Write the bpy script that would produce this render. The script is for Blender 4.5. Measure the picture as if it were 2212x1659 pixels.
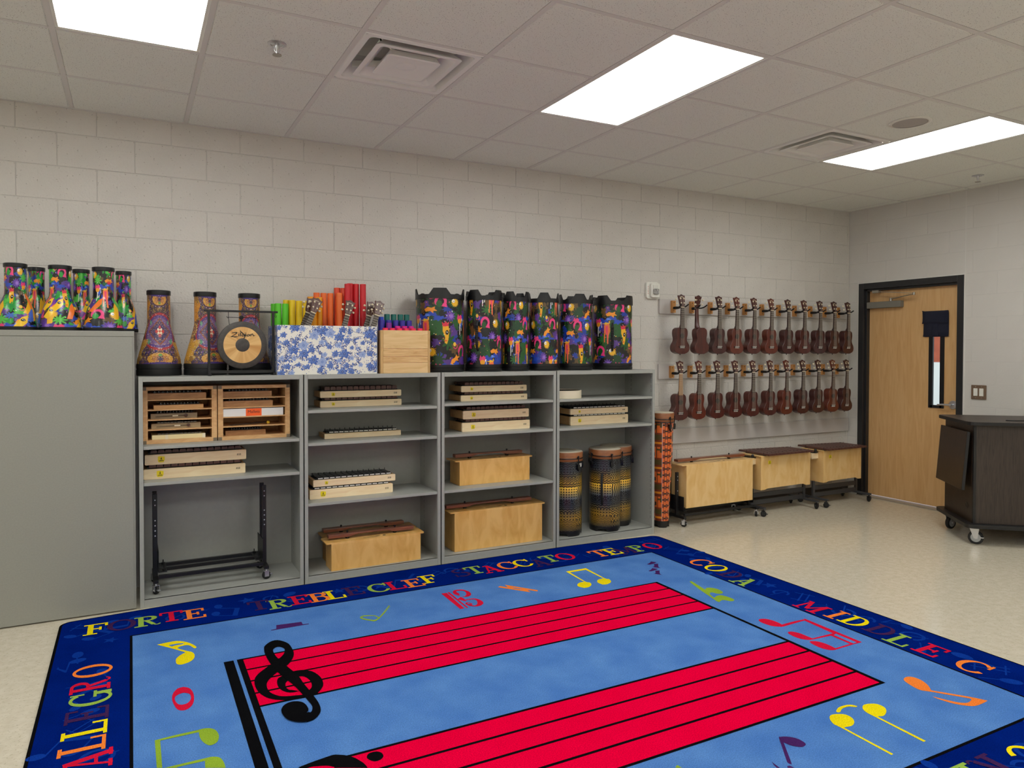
import bpy, bmesh, math, random
import numpy as np
from mathutils import Vector, Matrix, Euler
random.seed(7); rng = np.random.RandomState(5)
for o in list(bpy.data.objects): bpy.data.objects.remove(o)
S = bpy.context.scene; COL = S.collection; PI = math.pi
IW, IH = 2212, 1659
# ---------------------------------------------------------------- camera
cd = bpy.data.cameras.new('camera'); cam = bpy.data.objects.new('camera', cd); COL.objects.link(cam)
YAW, PITCH, ROLL = .4745, -.0185, .0012
Fv = Vector((math.sin(YAW)*math.cos(PITCH), math.cos(YAW)*math.cos(PITCH), math.sin(PITCH)))
Rv = Vector((math.cos(YAW), -math.sin(YAW), 0)); Uv = Rv.cross(Fv)
R2 = Rv*math.cos(ROLL)+Uv*math.sin(ROLL); U2 = Uv*math.cos(ROLL)-Rv*math.sin(ROLL)
M = Matrix((R2, U2, -Fv)).transposed().to_4x4(); M.translation = Vector((.2963, -4.9006, 1.4579))
cam.matrix_world = M
cd.sensor_width = 36; cd.lens = 1551.4*36/IW; cd.shift_x = 26.86/IW; cd.shift_y = -45.17/IW
cd.clip_start = .05; cd.clip_end = 200
S.camera = cam
# ---------------------------------------------------------------- light and exposure
LIGHT = 11.5
S.view_settings.view_transform = 'Standard'; S.view_settings.look = 'None'
S.view_settings.gamma = 1; S.view_settings.use_curve_mapping = False
S.view_settings.exposure = 0.0
w = bpy.data.worlds.new('world'); S.world = w; w.use_nodes = True
w.node_tree.nodes['Background'].inputs[0].default_value = (.80, .90, 1, 1)
w.node_tree.nodes['Background'].inputs[1].default_value = 1.6

# ---------------------------------------------------------------- materials
def lin(c):
    c = c/255.0
    return c/12.92 if c <= .04045 else ((c+.055)/1.055)**2.4
def rgb(r, g, b): return (lin(r), lin(g), lin(b), 1)
MATS = {}
def mat(name, col, rough=.5, metal=0, var=0, vscale=8, bump=0, bscale=200, spec=.5, coat=0, stretch=None, emit=0, col2=None, ramp=(.35, .65)):
    if name in MATS: return MATS[name]
    m = bpy.data.materials.new(name); m.use_nodes = True; nt = m.node_tree; N = nt.nodes; L = nt.links
    b = N['Principled BSDF']; c = rgb(*col)
    b.inputs['Base Color'].default_value = c; b.inputs['Roughness'].default_value = rough
    b.inputs['Metallic'].default_value = metal; b.inputs['Specular IOR Level'].default_value = spec
    if coat: b.inputs['Coat Weight'].default_value = coat; b.inputs['Coat Roughness'].default_value = .15
    if emit:
        b.inputs['Emission Color'].default_value = c; b.inputs['Emission Strength'].default_value = emit
    tc = None
    if var or bump or col2:
        tc = N.new('ShaderNodeTexCoord'); mp = N.new('ShaderNodeMapping'); L.new(tc.outputs['Object'], mp.inputs[0])
        if stretch: mp.inputs['Scale'].default_value = stretch
    if var or col2:
        n = N.new('ShaderNodeTexNoise'); n.inputs['Scale'].default_value = vscale; n.inputs['Detail'].default_value = 6
        L.new(mp.outputs[0], n.inputs['Vector'])
        r = N.new('ShaderNodeValToRGB'); r.color_ramp.elements[0].position = ramp[0]; r.color_ramp.elements[1].position = ramp[1]
        if col2: a = c; z = rgb(*col2)
        else:
            a = tuple(min(1, x*(1-var)) for x in c[:3])+(1,); z = tuple(min(1, x*(1+var)) for x in c[:3])+(1,)
        r.color_ramp.elements[0].color = a; r.color_ramp.elements[1].color = z
        L.new(n.outputs[0], r.inputs[0]); L.new(r.outputs[0], b.inputs['Base Color'])
    if bump:
        n2 = N.new('ShaderNodeTexNoise'); n2.inputs['Scale'].default_value = bscale; n2.inputs['Detail'].default_value = 4
        L.new(mp.outputs[0], n2.inputs['Vector'])
        bp = N.new('ShaderNodeBump'); bp.inputs['Strength'].default_value = bump; bp.inputs['Distance'].default_value = .004
        L.new(n2.outputs[0], bp.inputs['Height']); L.new(bp.outputs[0], b.inputs['Normal'])
    MATS[name] = m; return m
def wood(name, c1, c2, scale=(3, 3, 30), rough=.45, coat=0, ns=3.0):
    """wood grain: stretched distorted noise, bands of two tones"""
    if name in MATS: return MATS[name]
    m = mat(name, c1, rough, coat=coat); nt = m.node_tree; N = nt.nodes; L = nt.links; b = N['Principled BSDF']
    tc = N.new('ShaderNodeTexCoord'); mp = N.new('ShaderNodeMapping'); mp.inputs['Scale'].default_value = scale
    L.new(tc.outputs['Object'], mp.inputs[0])
    n = N.new('ShaderNodeTexNoise'); n.inputs['Scale'].default_value = ns; n.inputs['Detail'].default_value = 8; n.inputs['Distortion'].default_value = 1.2
    L.new(mp.outputs[0], n.inputs['Vector'])
    r = N.new('ShaderNodeValToRGB'); e = r.color_ramp.elements
    e[0].position = .3; e[0].color = rgb(*c1); e[1].position = .62; e[1].color = rgb(*c2)
    L.new(n.outputs[0], r.inputs[0]); L.new(r.outputs[0], b.inputs['Base Color'])
    return m
def speckle(m, vs, thr, dark, soft=.03, amount=1.0):
    """small dark pits over whatever colour the material has"""
    nt = m.node_tree; N = nt.nodes; L = nt.links; b = N['Principled BSDF']; bc = b.inputs['Base Color']
    tc = N.new('ShaderNodeTexCoord'); n = N.new('ShaderNodeTexNoise'); n.inputs['Scale'].default_value = vs; n.inputs['Detail'].default_value = 3
    L.new(tc.outputs['Object'], n.inputs['Vector'])
    r = N.new('ShaderNodeValToRGB'); r.color_ramp.elements[0].position = thr-soft; r.color_ramp.elements[1].position = thr
    r.color_ramp.elements[0].color = (amount,)*3+(1,); r.color_ramp.elements[1].color = (0, 0, 0, 1)
    L.new(n.outputs[0], r.inputs[0])
    mx = N.new('ShaderNodeMix'); mx.data_type = 'RGBA'
    L.new(r.outputs[0], mx.inputs[0])
    if bc.is_linked: L.new(bc.links[0].from_socket, mx.inputs[6])
    else: mx.inputs[6].default_value = bc.default_value
    mx.inputs[7].default_value = rgb(*dark)
    L.new(mx.outputs[2], bc)
    return m
def vcol(name, rough=.35, coat=0):
    if name in MATS: return MATS[name]
    m = mat(name, (128, 128, 128), rough, coat=coat); N = m.node_tree.nodes
    a = N.new('ShaderNodeAttribute'); a.attribute_name = 'print'
    m.node_tree.links.new(a.outputs['Color'], N['Principled BSDF'].inputs['Base Color']); return m

M_WALL = speckle(mat('painted_block', (204, 199, 191), .6, var=.035, vscale=3, bump=.9, bscale=75), 62, .325, (132, 122, 110), .03, .6)
M_MORT = mat('painted_mortar', (200, 196, 190), .7, bump=.2, bscale=150)
M_WALLR = mat('painted_block_smooth', (203, 199, 192), .55, var=.03, vscale=2, bump=.35, bscale=60)
M_PLAIN = mat('plain_wall_paint', (204, 200, 194), .7)
M_TILE = speckle(mat('acoustic_tile', (226, 227, 218), .9, bump=.3, bscale=160), 190, .36, (120, 108, 100), .03, .9)
M_TEE = mat('ceiling_tee', (212, 209, 203), .5)
M_FLOOR = mat('vinyl_floor', (203, 193, 171), .17, col2=(213, 204, 184), vscale=26, spec=.5)
speckle(M_FLOOR, 90, .40, (176, 165, 142), .05, .6)
M_STEEL = mat('grey_steel', (160, 161, 154), .42, var=.02, vscale=40, spec=.4)
M_STEELD = mat('grey_steel_cabinet', (148, 147, 138), .45, var=.03, vscale=120, spec=.35)
M_HOLE = mat('dark_hole', (20, 20, 20), .8)
M_BLACK = mat('black_paint', (18, 18, 20), .4)
M_BLKR = mat('black_rubber', (14, 14, 15), .6)
M_BLKP = mat('black_plastic', (16, 16, 18), .35)
M_CHROME = mat('chrome', (206, 206, 208), .28, metal=.8)
M_STAIN = mat('brushed_steel', (170, 165, 155), .35, metal=1)
M_MAPLE = wood('pale_maple', (240, 210, 166), (250, 228, 188), (2, 6, 14), .4, .2)
M_MAPLES = wood('maple_side', (196, 150, 96), (212, 168, 112), (2, 6, 14), .5)
M_BIRCH = wood('golden_birch', (216, 160, 78), (234, 186, 110), (6, 3, 2.0), .38, .2, 2.2)
speckle(M_BIRCH, 13, .31, (150, 98, 40), .04, .55)
M_BIRCHL = wood('pale_birch', (228, 182, 112), (238, 200, 138), (7, 3, 2.5), .4, .1, 2.2)
M_ROSE = wood('rosewood', (104, 56, 36), (136, 80, 52), (2, 30, 30), .35, .2)
M_ROSED = wood('dark_rosewood_bar', (66, 40, 34), (98, 62, 52), (14, 2, 20), .4)
M_OAK = wood('oak_block', (176, 118, 60), (196, 140, 78), (10, 10, 3), .5)
M_CUBBY = wood('cubby_oak', (194, 144, 92), (214, 170, 118), (4, 4, 12), .5)
M_CUBBYD = wood('cubby_board', (170, 116, 66), (188, 138, 86), (3, 3, 20), .5)
M_MAHOG = wood('mahogany', (56, 20, 15), (80, 30, 21), (20, 6, 3), .32, .25)
M_MAHOG2 = wood('dark_mahogany', (48, 17, 15), (66, 25, 21), (20, 6, 3), .32, .25)
M_MAHOG3 = wood('orange_mahogany', (74, 26, 14), (98, 38, 20), (20, 6, 3), .32, .25)
M_FRETB = mat('fretboard', (42, 24, 20), .45)
M_IVORY = mat('ivory_plastic', (225, 212, 180), .35)
M_WHITE = mat('white_plastic', (226, 224, 214), .4)
M_STRING = mat('string', (190, 180, 165), .4)
M_YELLOW = mat('yellow_sticker', (240, 214, 20), .45)
M_INK = mat('dark_ink', (40, 32, 26), .6)
M_SKIN = mat('drum_skin', (200, 192, 170), .6, var=.03, vscale=30)
M_HOOP = wood('drum_hoop', (132, 78, 44), (156, 98, 58), (3, 3, 30), .4)
M_DARKW = wood('dark_wood_laminate', (44, 36, 31), (64, 53, 46), (40, 40, 2.0), .45)
M_DARKS = wood('dark_wood_shelf', (40, 29, 22), (54, 39, 29), (6, 6, 6), .4)
M_BAND = mat('black_edge_band', (24, 23, 24), .45)
M_DOORF = mat('black_door_frame', (34, 34, 36), .35)
M_DOOR = wood('door_veneer', (202, 156, 100), (214, 172, 118), (9, 9, .9), .4, .2)
M_NAVY = mat('navy_cloth', (22, 24, 42), .95, bump=.4, bscale=500)
M_CREAMB = mat('cream_box', (224, 212, 186), .5)
M_PAPER = mat('white_card', (226, 224, 220), .6)
M_ORANGE = mat('orange_label', (246, 96, 28), .6)
M_VENT = mat('vent_white', (230, 228, 222), .5)
M_DUCT = mat('duct_dark', (60, 62, 62), .7)
M_BASEB = mat('vinyl_base', (70, 66, 62), .6)

# ---------------------------------------------------------------- mesh building
KIDS = {}
class MB:
    def __init__(s): s.v = []; s.f = []; s.m = []
    def add(s, vs, fs, mi=0):
        k = len(s.v); s.v += [tuple(p) for p in vs]
        for f in fs: s.f.append([k+i for i in f]); s.m.append(mi)
        return s
    def box(s, x0, x1, y0, y1, z0, z1, mi=0):
        return s.add([(x0,y0,z0),(x1,y0,z0),(x1,y1,z0),(x0,y1,z0),(x0,y0,z1),(x1,y0,z1),(x1,y1,z1),(x0,y1,z1)],
                     [(0,3,2,1),(4,5,6,7),(0,1,5,4),(1,2,6,5),(2,3,7,6),(3,0,4,7)], mi)
    def prism(s, poly, a, b, axis='z', mi=0):
        n = len(poly)
        P = {'z': lambda p, t: (p[0], p[1], t), 'y': lambda p, t: (p[0], t, p[1]), 'x': lambda p, t: (t, p[0], p[1])}[axis]
        vs = [P(p, a) for p in poly]+[P(p, b) for p in poly]
        return s.add(vs, [tuple(range(n))[::-1], tuple(range(n, 2*n))]+[(i, (i+1) % n, n+(i+1) % n, n+i) for i in range(n)], mi)
    def lathe(s, prof, n=32, c=(0, 0, 0), mi=0, axis='z'):
        """prof: (radius, height); closes at radius 0"""
        vs = []; idx = []
        for r, z in prof:
            if r < 1e-6: idx.append([len(vs)]); vs.append((0, 0, z))
            else:
                idx.append(list(range(len(vs), len(vs)+n)))
                vs += [(r*math.cos(2*PI*i/n), r*math.sin(2*PI*i/n), z) for i in range(n)]
        fs = []
        for a, b in zip(idx, idx[1:]):
            for i in range(n):
                j = (i+1) % n
                if len(a) == 1 and len(b) == 1: continue
                if len(a) == 1: fs.append((a[0], b[j], b[i]))
                elif len(b) == 1: fs.append((a[i], a[j], b[0]))
                else: fs.append((a[i], a[j], b[j], b[i]))
        if axis == 'y': vs = [(x, z, y) for x, y, z in vs]
        if axis == 'x': vs = [(z, x, y) for x, y, z in vs]
        vs = [(x+c[0], y+c[1], z+c[2]) for x, y, z in vs]
        return s.add(vs, fs, mi)
    def tube(s, pts, r, n=8, mi=0):
        pts = [Vector(p) for p in pts]; rr = r if isinstance(r, (list, tuple)) else [r]*len(pts)
        vs = []; up = None
        for i, p in enumerate(pts):
            d = (pts[min(i+1, len(pts)-1)]-pts[max(i-1, 0)]).normalized()
            if up is None: up = Vector((0, 0, 1)) if abs(d.z) < .9 else Vector((1, 0, 0))
            a = d.cross(up).normalized(); b = a.cross(d).normalized(); up = b
            for k in range(n):
                t = 2*PI*k/n; vs.append(p+(a*math.cos(t)+b*math.sin(t))*rr[i])
        fs = [(i*n+k, i*n+(k+1) % n, (i+1)*n+(k+1) % n, (i+1)*n+k) for i in range(len(pts)-1) for k in range(n)]
        fs += [tuple(range(n)), tuple(range((len(pts)-1)*n, len(pts)*n))]
        return s.add(vs, fs, mi)
    def bar(s, p, q, w, h, mi=0, up=(0, 0, 1)):
        p = Vector(p); q = Vector(q); d = (q-p).normalized(); a = d.cross(Vector(up))
        if a.length < .1: a = d.cross(Vector((0, 1, 0)))
        a.normalize(); b = a.cross(d).normalized(); vs = []
        for e in (p, q):
            for sx, sy in ((-1,-1),(1,-1),(1,1),(-1,1)): vs.append(e+a*sx*w/2+b*sy*h/2)
        return s.add(vs, [(0,1,2,3),(7,6,5,4),(0,4,5,1),(1,5,6,2),(2,6,7,3),(3,7,4,0)], mi)
    def ball(s, c, r, n=12, mi=0):
        return s.lathe([(r*math.sin(PI*i/(n//2)) if 0 < i < n//2 else 0, -r*math.cos(PI*i/(n//2))) for i in range(n//2+1)], n, c, mi)
    def mesh(s, name, mats, smooth=False):
        me = bpy.data.meshes.new(name); me.from_pydata(s.v, [], s.f)
        for m in (mats if isinstance(mats, (list, tuple)) else [mats]): me.materials.append(m)
        me.polygons.foreach_set('material_index', s.m)
        bm = bmesh.new(); bm.from_mesh(me); bmesh.ops.recalc_face_normals(bm, faces=bm.faces); bm.to_mesh(me); bm.free()
        if smooth:
            me.polygons.foreach_set('use_smooth', [True]*len(me.polygons))
            me.set_sharp_from_angle(angle=math.radians(38))
        me.update(); return me
    def build(s, name, mats, parent=None, loc=(0, 0, 0), rot=(0, 0, 0), smooth=False, bevel=0, seg=2):
        return put(name, s.mesh(name, mats, smooth), parent, loc, rot, bevel, seg)
def put(name, me, parent=None, loc=(0, 0, 0), rot=(0, 0, 0), bevel=0, seg=2):
    o = bpy.data.objects.new(name, me); COL.objects.link(o); o.location = loc; o.rotation_euler = rot
    if parent: o.parent = parent; KIDS.setdefault(parent.name, []).append(o)
    if bevel:
        b = o.modifiers.new('bevel', 'BEVEL'); b.width = bevel; b.segments = seg; b.limit_method = 'ANGLE'; b.angle_limit = math.radians(40)
    return o
def thing(name, label, cat, loc=(0, 0, 0), rz=0, group=None):
    o = bpy.data.objects.new(name, None); COL.objects.link(o); o.location = loc; o.rotation_euler = (0, 0, rz)
    o.empty_display_size = .05; return tag(o, label, cat, group)
def tag(o, label, cat, group=None):
    o['label'] = label; o['category'] = cat
    if group: o['group'] = group
    return o
def struct(o): o['kind'] = 'structure'; return o
def sempty(name):
    o = bpy.data.objects.new(name, None); COL.objects.link(o); o['kind'] = 'structure'; return o
def copy_tree(o, parent=None):
    c = o.copy(); COL.objects.link(c); c.parent = parent
    if parent: KIDS.setdefault(parent.name, []).append(c)
    for ch in list(KIDS.get(o.name, [])): copy_tree(ch, c)
    return c
def rrect(x0, x1, y0, y1, r, n=4):
    out = []
    for cx, cy, a in ((x1-r, y0+r, -90), (x1-r, y1-r, 0), (x0+r, y1-r, 90), (x0+r, y0+r, 180)):
        for i in range(n+1):
            t = math.radians(a+90*i/n); out.append((cx+r*math.cos(t), cy+r*math.sin(t)))
    return out
def flat(polys, z=0):
    b = MB()
    for p in polys:
        b.add([(x, y, z) for x, y in p], [tuple(range(len(p)))])
    return b
def tri_mesh(b, name, m):
    me = bpy.data.meshes.new(name); me.from_pydata(b.v, [], b.f); me.materials.append(m)
    bm = bmesh.new(); bm.from_mesh(me)
    bmesh.ops.triangulate(bm, faces=bm.faces, ngon_method='EAR_CLIP')
    for f in bm.faces:
        if f.normal.z < 0: f.normal_flip()
    bm.to_mesh(me); bm.free(); return me
def text_mesh(body, size, m, name='lettering', ext=.0004):
    cu = bpy.data.curves.new(name, 'FONT'); cu.body = body; cu.size = size; cu.extrude = ext; cu.align_x = 'CENTER'; cu.align_y = 'CENTER'
    o = bpy.data.objects.new(name, cu); COL.objects.link(o); bpy.context.view_layer.update()
    me = bpy.data.meshes.new_from_object(o.evaluated_get(bpy.context.evaluated_depsgraph_get()))
    bpy.data.objects.remove(o); me.materials.clear(); me.materials.append(m); return me

# ================================================================ ROOM
T = .6096; D0 = .5752; ZC = 2.8641; XR = 6.8201; XL = -3.0; YF = -9.0; CH = .1942; BL = .4035
GY = [-(D0+T*j) for j in range(14)]
# floor
b = MB(); b.box(XL-.2, XR, YF-.2, .3, -.1, 0); struct(b.build('floor', M_FLOOR))
# back wall with its blocks
def block_mesh(L, H, m, t=.03, r=.005, bv=.0022, j=.0016):
    q = MB()
    x0, x1, z0, z1 = j, L-j, j, H-j
    a = [(x0, 0, z0), (x1, 0, z0), (x1, 0, z1), (x0, 0, z1)]
    f = [(x0+bv, -bv, z0+bv), (x1-bv, -bv, z0+bv), (x1-bv, -bv, z1-bv), (x0+bv, -bv, z1-bv)]
    bk = [(x, t, z) for x, _, z in a]
    q.add(bk+a+f, [(0,1,5,4),(1,2,6,5),(2,3,7,6),(3,0,4,7),(4,5,9,8),(5,6,10,9),(6,7,11,10),(7,4,8,11),(8,9,10,11)])
    return q.mesh('block', m)
wb = sempty('wall_back'); q = MB(); q.box(XL-.2, XR+.2, .0012, .22, 0, ZC+.3); q.build('mortar_face', M_MORT, wb)
x_off = -.0759 % BL
cache = {}
for k in range(15):
    z0 = 2.7158-CH*k; h = CH
    if k == 0: z1 = ZC+.004; zb = 2.7158; h = z1-zb
    else: zb = 2.7158-CH*k
    if zb < -.02: continue
    odd = k % 2
    x = -.0759+(0 if odd else -BL/2)-BL*(7 if k > 0 else 7)
    while x < XR:
        xa = max(x, XL); xb = min(x+BL, XR)
        if xb-xa > .03 and xb > -1.2 and not (zb < 1.1 and xb < 3.9):
            key = (round(xb-xa, 3), round(h, 3))
            if key not in cache: cache[key] = block_mesh(key[0], h, M_WALL)
            put('block', cache[key], wb, (xa, random.uniform(-.0008, .0008), zb))
        x += BL
# right wall with door opening
DY0, DY1, DZ = -.1222, -1.1369, 2.119
wr = sempty('wall_right'); q = MB()
q.box(XR+.0004, XR+.2, DY0, .2, 0, ZC+.3); q.box(XR+.0004, XR+.2, YF-.2, DY1, 0, ZC+.3); q.box(XR+.0004, XR+.2, DY1, DY0, DZ, ZC+.3)
q.build('mortar_face', M_MORT, wr)
cr = {}
for k in range(15):
    zb = 2.7158-CH*k; h = CH if k else ZC+.004-2.7158
    if zb < -.02: continue
    y = 0 if k % 2 else -BL/2
    ya = 0
    edges = [0]+[y-BL*i for i in range(0 if y < 0 else 1, 11)]
    for a, c in zip(edges, edges[1:]):
        segs = [(a, c)]
        if zb < DZ-.02:
            segs = []
            if a > DY0: segs.append((a, max(c, DY0)))
            if c < DY1: segs.append((min(a, DY1), c))
        for a2, c2 in segs:
            if a2-c2 < .03: continue
            key = (round(a2-c2, 3), round(h, 3))
            if key not in cr: cr[key] = block_mesh(key[0], h, M_WALLR, bv=.0009, j=.0018)
            put('block', cr[key], wr, (XR, a2, zb), (0, 0, -PI/2))
q = MB(); q.box(XL-.2, XL, YF-.2, .2, 0, ZC+.3); struct(q.build('wall_left', M_PLAIN))
q = MB(); q.box(XL-.2, XR+.2, YF-.2, YF, 0, ZC+.3); struct(q.build('wall_front', M_PLAIN))
# bases
q = MB(); q.box(3.995, XR, -.012, -.001, 0, .098); struct(q.build('baseboard_back', M_BASEB, bevel=.002))
q = MB(); q.box(XR-.012, XR-.001, -4.9, DY1-.01, 0, .098); struct(q.build('baseboard_right', M_BASEB, bevel=.002))
# ceiling: slab over, tiles, tees
ce = sempty('ceiling')
q = MB(); q.box(XL-.2, XR+.2, YF-.2, .2, ZC+.25, ZC+.3); q.build('ceiling_slab', M_PLAIN, ce)
LITE = [(i, j) for i in (-4, 0, 4, 8) for j in (1, 6, 11) if not (i == 0 and j == 1) or True]
LSET = set()
for i, j in LITE: LSET |= {(i, j), (i, j+1)}
VENTS = {(2, 1), (7, 1), (3, 7)}
xs = [XL]+[i*T for i in range(-4, 12)]+[XR]
ys = [0]+GY+[YF]
tl = {}
for a in range(len(xs)-1):
    for c in range(len(ys)-1):
        i = a-5; j = c-1
        if (i+0, j) in LSET or (i, j) in VENTS: continue
        x0, x1 = xs[a], xs[a+1]; y1, y0 = ys[c], ys[c+1]
        if x1-x0 < .02: continue
        key = (round(x1-x0, 3), round(y1-y0, 3))
        if key not in tl:
            w_, d_ = key; q = MB(); e = .010; g = .018
            q.add([(e,e,0),(w_-e,e,0),(w_-e,d_-e,0),(e,d_-e,0),(g,g,-.0045),(w_-g,g,-.0045),(w_-g,d_-g,-.0045),(g,d_-g,-.0045),(e,e,.015),(w_-e,e,.015),(w_-e,d_-e,.015),(e,d_-e,.015)],
                  [(4,5,6,7),(0,1,5,4),(1,2,6,5),(2,3,7,6),(3,0,4,7),(8,9,1,0),(9,10,2,1),(10,11,3,2),(11,8,0,3),(8,11,10,9)])
            tl[key] = q.mesh('ceiling_tile', M_TILE)
        put('ceiling_tile', tl[key], ce, (x0, y0, ZC+.003))
for x in [i*T for i in range(-4, 12)]:
    q = MB(); q.box(x-.012, x+.012, YF, 0, ZC-.001, ZC+.006); q.box(x-.002, x+.002, YF, 0, ZC+.006, ZC+.04); q.build('tee', M_TEE, ce)
cross = MB(); cross.box(.012, T-.012, -.012, .012, ZC-.0005, ZC+.006); cme = cross.mesh('tee', M_TEE)
for a in range(-4, 11):
    for j, y in enumerate(GY[:13]):
        if (a, j-1) in LSET and (a, j) in LSET: continue
        put('tee', cme, ce, (a*T, y, 0))
q = MB(); q.box(XL, XR, -.022, 0, ZC-.004, ZC+.012); struct(q.build('trim_1', M_TEE))
q = MB(); q.box(XR-.022, XR, YF, -.022, ZC-.004, ZC+.012); struct(q.build('trim_2', M_TEE))
# ceiling lights
M_DIFF = mat('light_diffuser', (255, 255, 238), .5, emit=LIGHT*1.04)
M_DIFF.node_tree.nodes['Principled BSDF'].inputs['Emission Color'].default_value = (.975, .995, .985, 1)
lt = None; names = {(0, 1): 'bright ceiling light panel at the top left, nearest the tall grey cabinet', (4, 1): 'bright ceiling light panel between the two square air vents',
    (8, 1): 'bright ceiling light panel nearest the door, beside the far air vent'}
for i, j in LITE:
    if (i+2)*T < XL: continue
    lab = names.get((i, j), 'ceiling light panel further back in the room, out of view')
    t = thing('ceiling_light', lab, 'ceiling light', ((i+.5)*T, (GY[j]+GY[j+2])/2, ZC), group='recessed ceiling light panels')
    fr = MB(); W2, H2 = T/2-.012, T-.012
    for x0, x1, y0, y1 in ((-W2, -W2+.014, -H2, H2), (W2-.014, W2, -H2, H2), (-W2+.014, W2-.014, -H2, -H2+.014), (-W2+.014, W2-.014, H2-.014, H2)): fr.box(x0, x1, y0, y1, .001, .03)
    if lt is None: lt = fr.mesh('frame', M_WHITE)
    put('frame', lt, t)
    df = MB(); df.box(-W2+.014, W2-.014, -H2+.014, H2-.014, .006, .010)
    df.build('diffuser', M_DIFF, t)
# vents
def vent(i, j, lab):
    t = thing('air_vent', lab, 'air vent', ((i+.5)*T, (GY[j]+GY[j+1])/2, ZC), group='square ceiling air vents')
    h = T/2-.012
    q = MB()
    def ring(a0, z0, a1, z1, cr=.02, mi=0):
        A = rrect(-a0, a0, -a0, a0, cr); B = rrect(-a1, a1, -a1, a1, cr); n = len(A)
        q.add([(x, y, z0) for x, y in A]+[(x, y, z1) for x, y in B], [(k, (k+1) % n, n+(k+1) % n, n+k) for k in range(n)], mi)
    ring(h, .002, h-.006, -.004, .002); ring(h-.006, -.004, h-.032, -.003, .02); ring(h-.032, -.003, h-.085, .10, .03); ring(h-.085, .10, .12, .13, .03, 1)
    q.build('frame', [M_VENT, M_VENT], t, smooth=True)
    q = MB(); q.lathe([(.13, .13), (.13, .22), (0, .22)], 32); q.build('duct', M_DUCT, t, smooth=True)
    q = MB(); ring(.215, -.006, .19, -.006, .02); ring(.19, -.006, .13, .055, .02); ring(.215, -.006, .212, 0, .02); ring(.212, 0, .135, .075, .02); q.build('middle_cone', M_VENT, t, smooth=True)
    q = MB(); ring(.135, -.009, .125, -.012, .02); ring(.125, -.012, .04, -.001, .02); q.lathe([(.05, -.002), (.045, -.004), (.0, -.004)], 24); ring(.135, -.009, .12, .02, .02); q.add([(-.12,-.12,.02),(.12,-.12,.02),(.12,.12,.02),(-.12,.12,.02)], [(0,1,2,3)])
    q.build('centre_plate', M_VENT, t, smooth=True)
    q = MB()
    for a in range(4):
        c, s_ = math.cos(a*PI/2+PI/4), math.sin(a*PI/2+PI/4)
        q.bar((c*.13, s_*.13, .03), (c*.3, s_*.3, .05), .006, .03)
    q.build('bracket', M_VENT, t)
vent(2, 1, 'white square stepped air vent above the gong and floral box')
vent(7, 1, 'white square stepped air vent between the light panels, nearer the ukuleles')
vent(3, 7, 'white square air vent further back in the room, out of view')
# speaker, sprinklers
t = thing('ceiling_speaker', 'round white flush speaker grille set in a ceiling tile', 'speaker', (4.572, -2.10, ZC-.002))
q = MB(); q.lathe([(.118, 0), (.118, -.006), (.108, -.010), (.098, -.008)], 48); q.build('rim', M_WHITE, t, smooth=True)
q = MB(); q.lathe([(.098, -.006), (.05, -.007), (0, -.007)], 48); q.build('grille', mat('speaker_mesh', (178, 172, 166), .6, bump=.5, bscale=900), t, smooth=True)
for x, y, lab in ((.905, -1.474, 'chrome fire sprinkler head in the tile left of the near air vent'), (6.36, -1.50, 'chrome fire sprinkler head in the ceiling above the door')):
    t = thing('sprinkler', lab, 'sprinkler', (x, y, ZC-.002), group='ceiling sprinkler heads')
    q = MB(); q.lathe([(.042, 0), (.042, -.003), (.030, -.006), (.028, -.002), (.010, .0)], 32); q.build('escutcheon', M_CHROME, t, smooth=True)
    q = MB(); q.lathe([(.010, 0), (.009, -.02), (.005, -.026), (.004, -.05)], 16); q.tube([(.012, 0, -.012), (.012, 0, -.03), (0, 0, -.05)], .0018, 6); q.tube([(-.012, 0, -.012), (-.012, 0, -.03), (0, 0, -.05)], .0018, 6); q.build('frame_arms', M_CHROME, t, smooth=True)
    q = MB(); q.lathe([(0, -.049), (.020, -.050), (.021, -.053), (0, -.053)], 20); q.build('deflector', M_STAIN, t, smooth=True)

# ---------------------------------------------------------------- door
d = sempty('door_1'); d['label'] = 'light wood door with a narrow window in a black steel frame'
X0 = XR-.012
q = MB()
for y0, y1, z0, z1 in ((DY0-.051, DY0+.004, 0, DZ+.004), (DY1-.004, DY1+.051, 0, DZ+.004), (DY1+.051, DY0-.051, DZ-.055, DZ+.004)):
    q.box(X0, XR+.05, min(y0, y1), max(y0, y1), z0, z1)
for y0, y1, z0, z1 in ((DY0-.068, DY0-.04, 0, DZ-.05), (DY1+.04, DY1+.068, 0, DZ-.05), (DY1+.051, DY0-.051, DZ-.075, DZ-.055)):
    q.box(XR+.02, XR+.065, y0, y1, z0, z1)
q.build('door_frame', M_DOORF, d, bevel=.002)
XD = XR+.066; LY0, LY1 = DY0-.055, DY1+.055; LZ = DZ-.062; WY0, WY1, WZ0, WZ1 = -.812, -.918, .95, 1.64
q = MB(); q.box(XD, XD+.030, LY1, WY1, .018, LZ); q.box(XD, XD+.030, WY0, LY0, .018, LZ); q.box(XD, XD+.030, WY1, WY0, .018, WZ0); q.box(XD, XD+.030, WY1, WY0, WZ1, LZ)
q.build('door_leaf', M_DOOR, d)
q = MB()
for y0, y1, z0, z1 in ((WY0-.020, WY0+.018, WZ0-.022, WZ1+.022), (WY1-.018, WY1+.020, WZ0-.022, WZ1+.022), (WY1, WY0, WZ0-.022, WZ0+.004), (WY1, WY0, WZ1-.004, WZ1+.022)):
    q.box(XD-.008, XD+.012, y0, y1, z0, z1)
q.build('window_frame', M_BLACK, d, bevel=.001)
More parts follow.
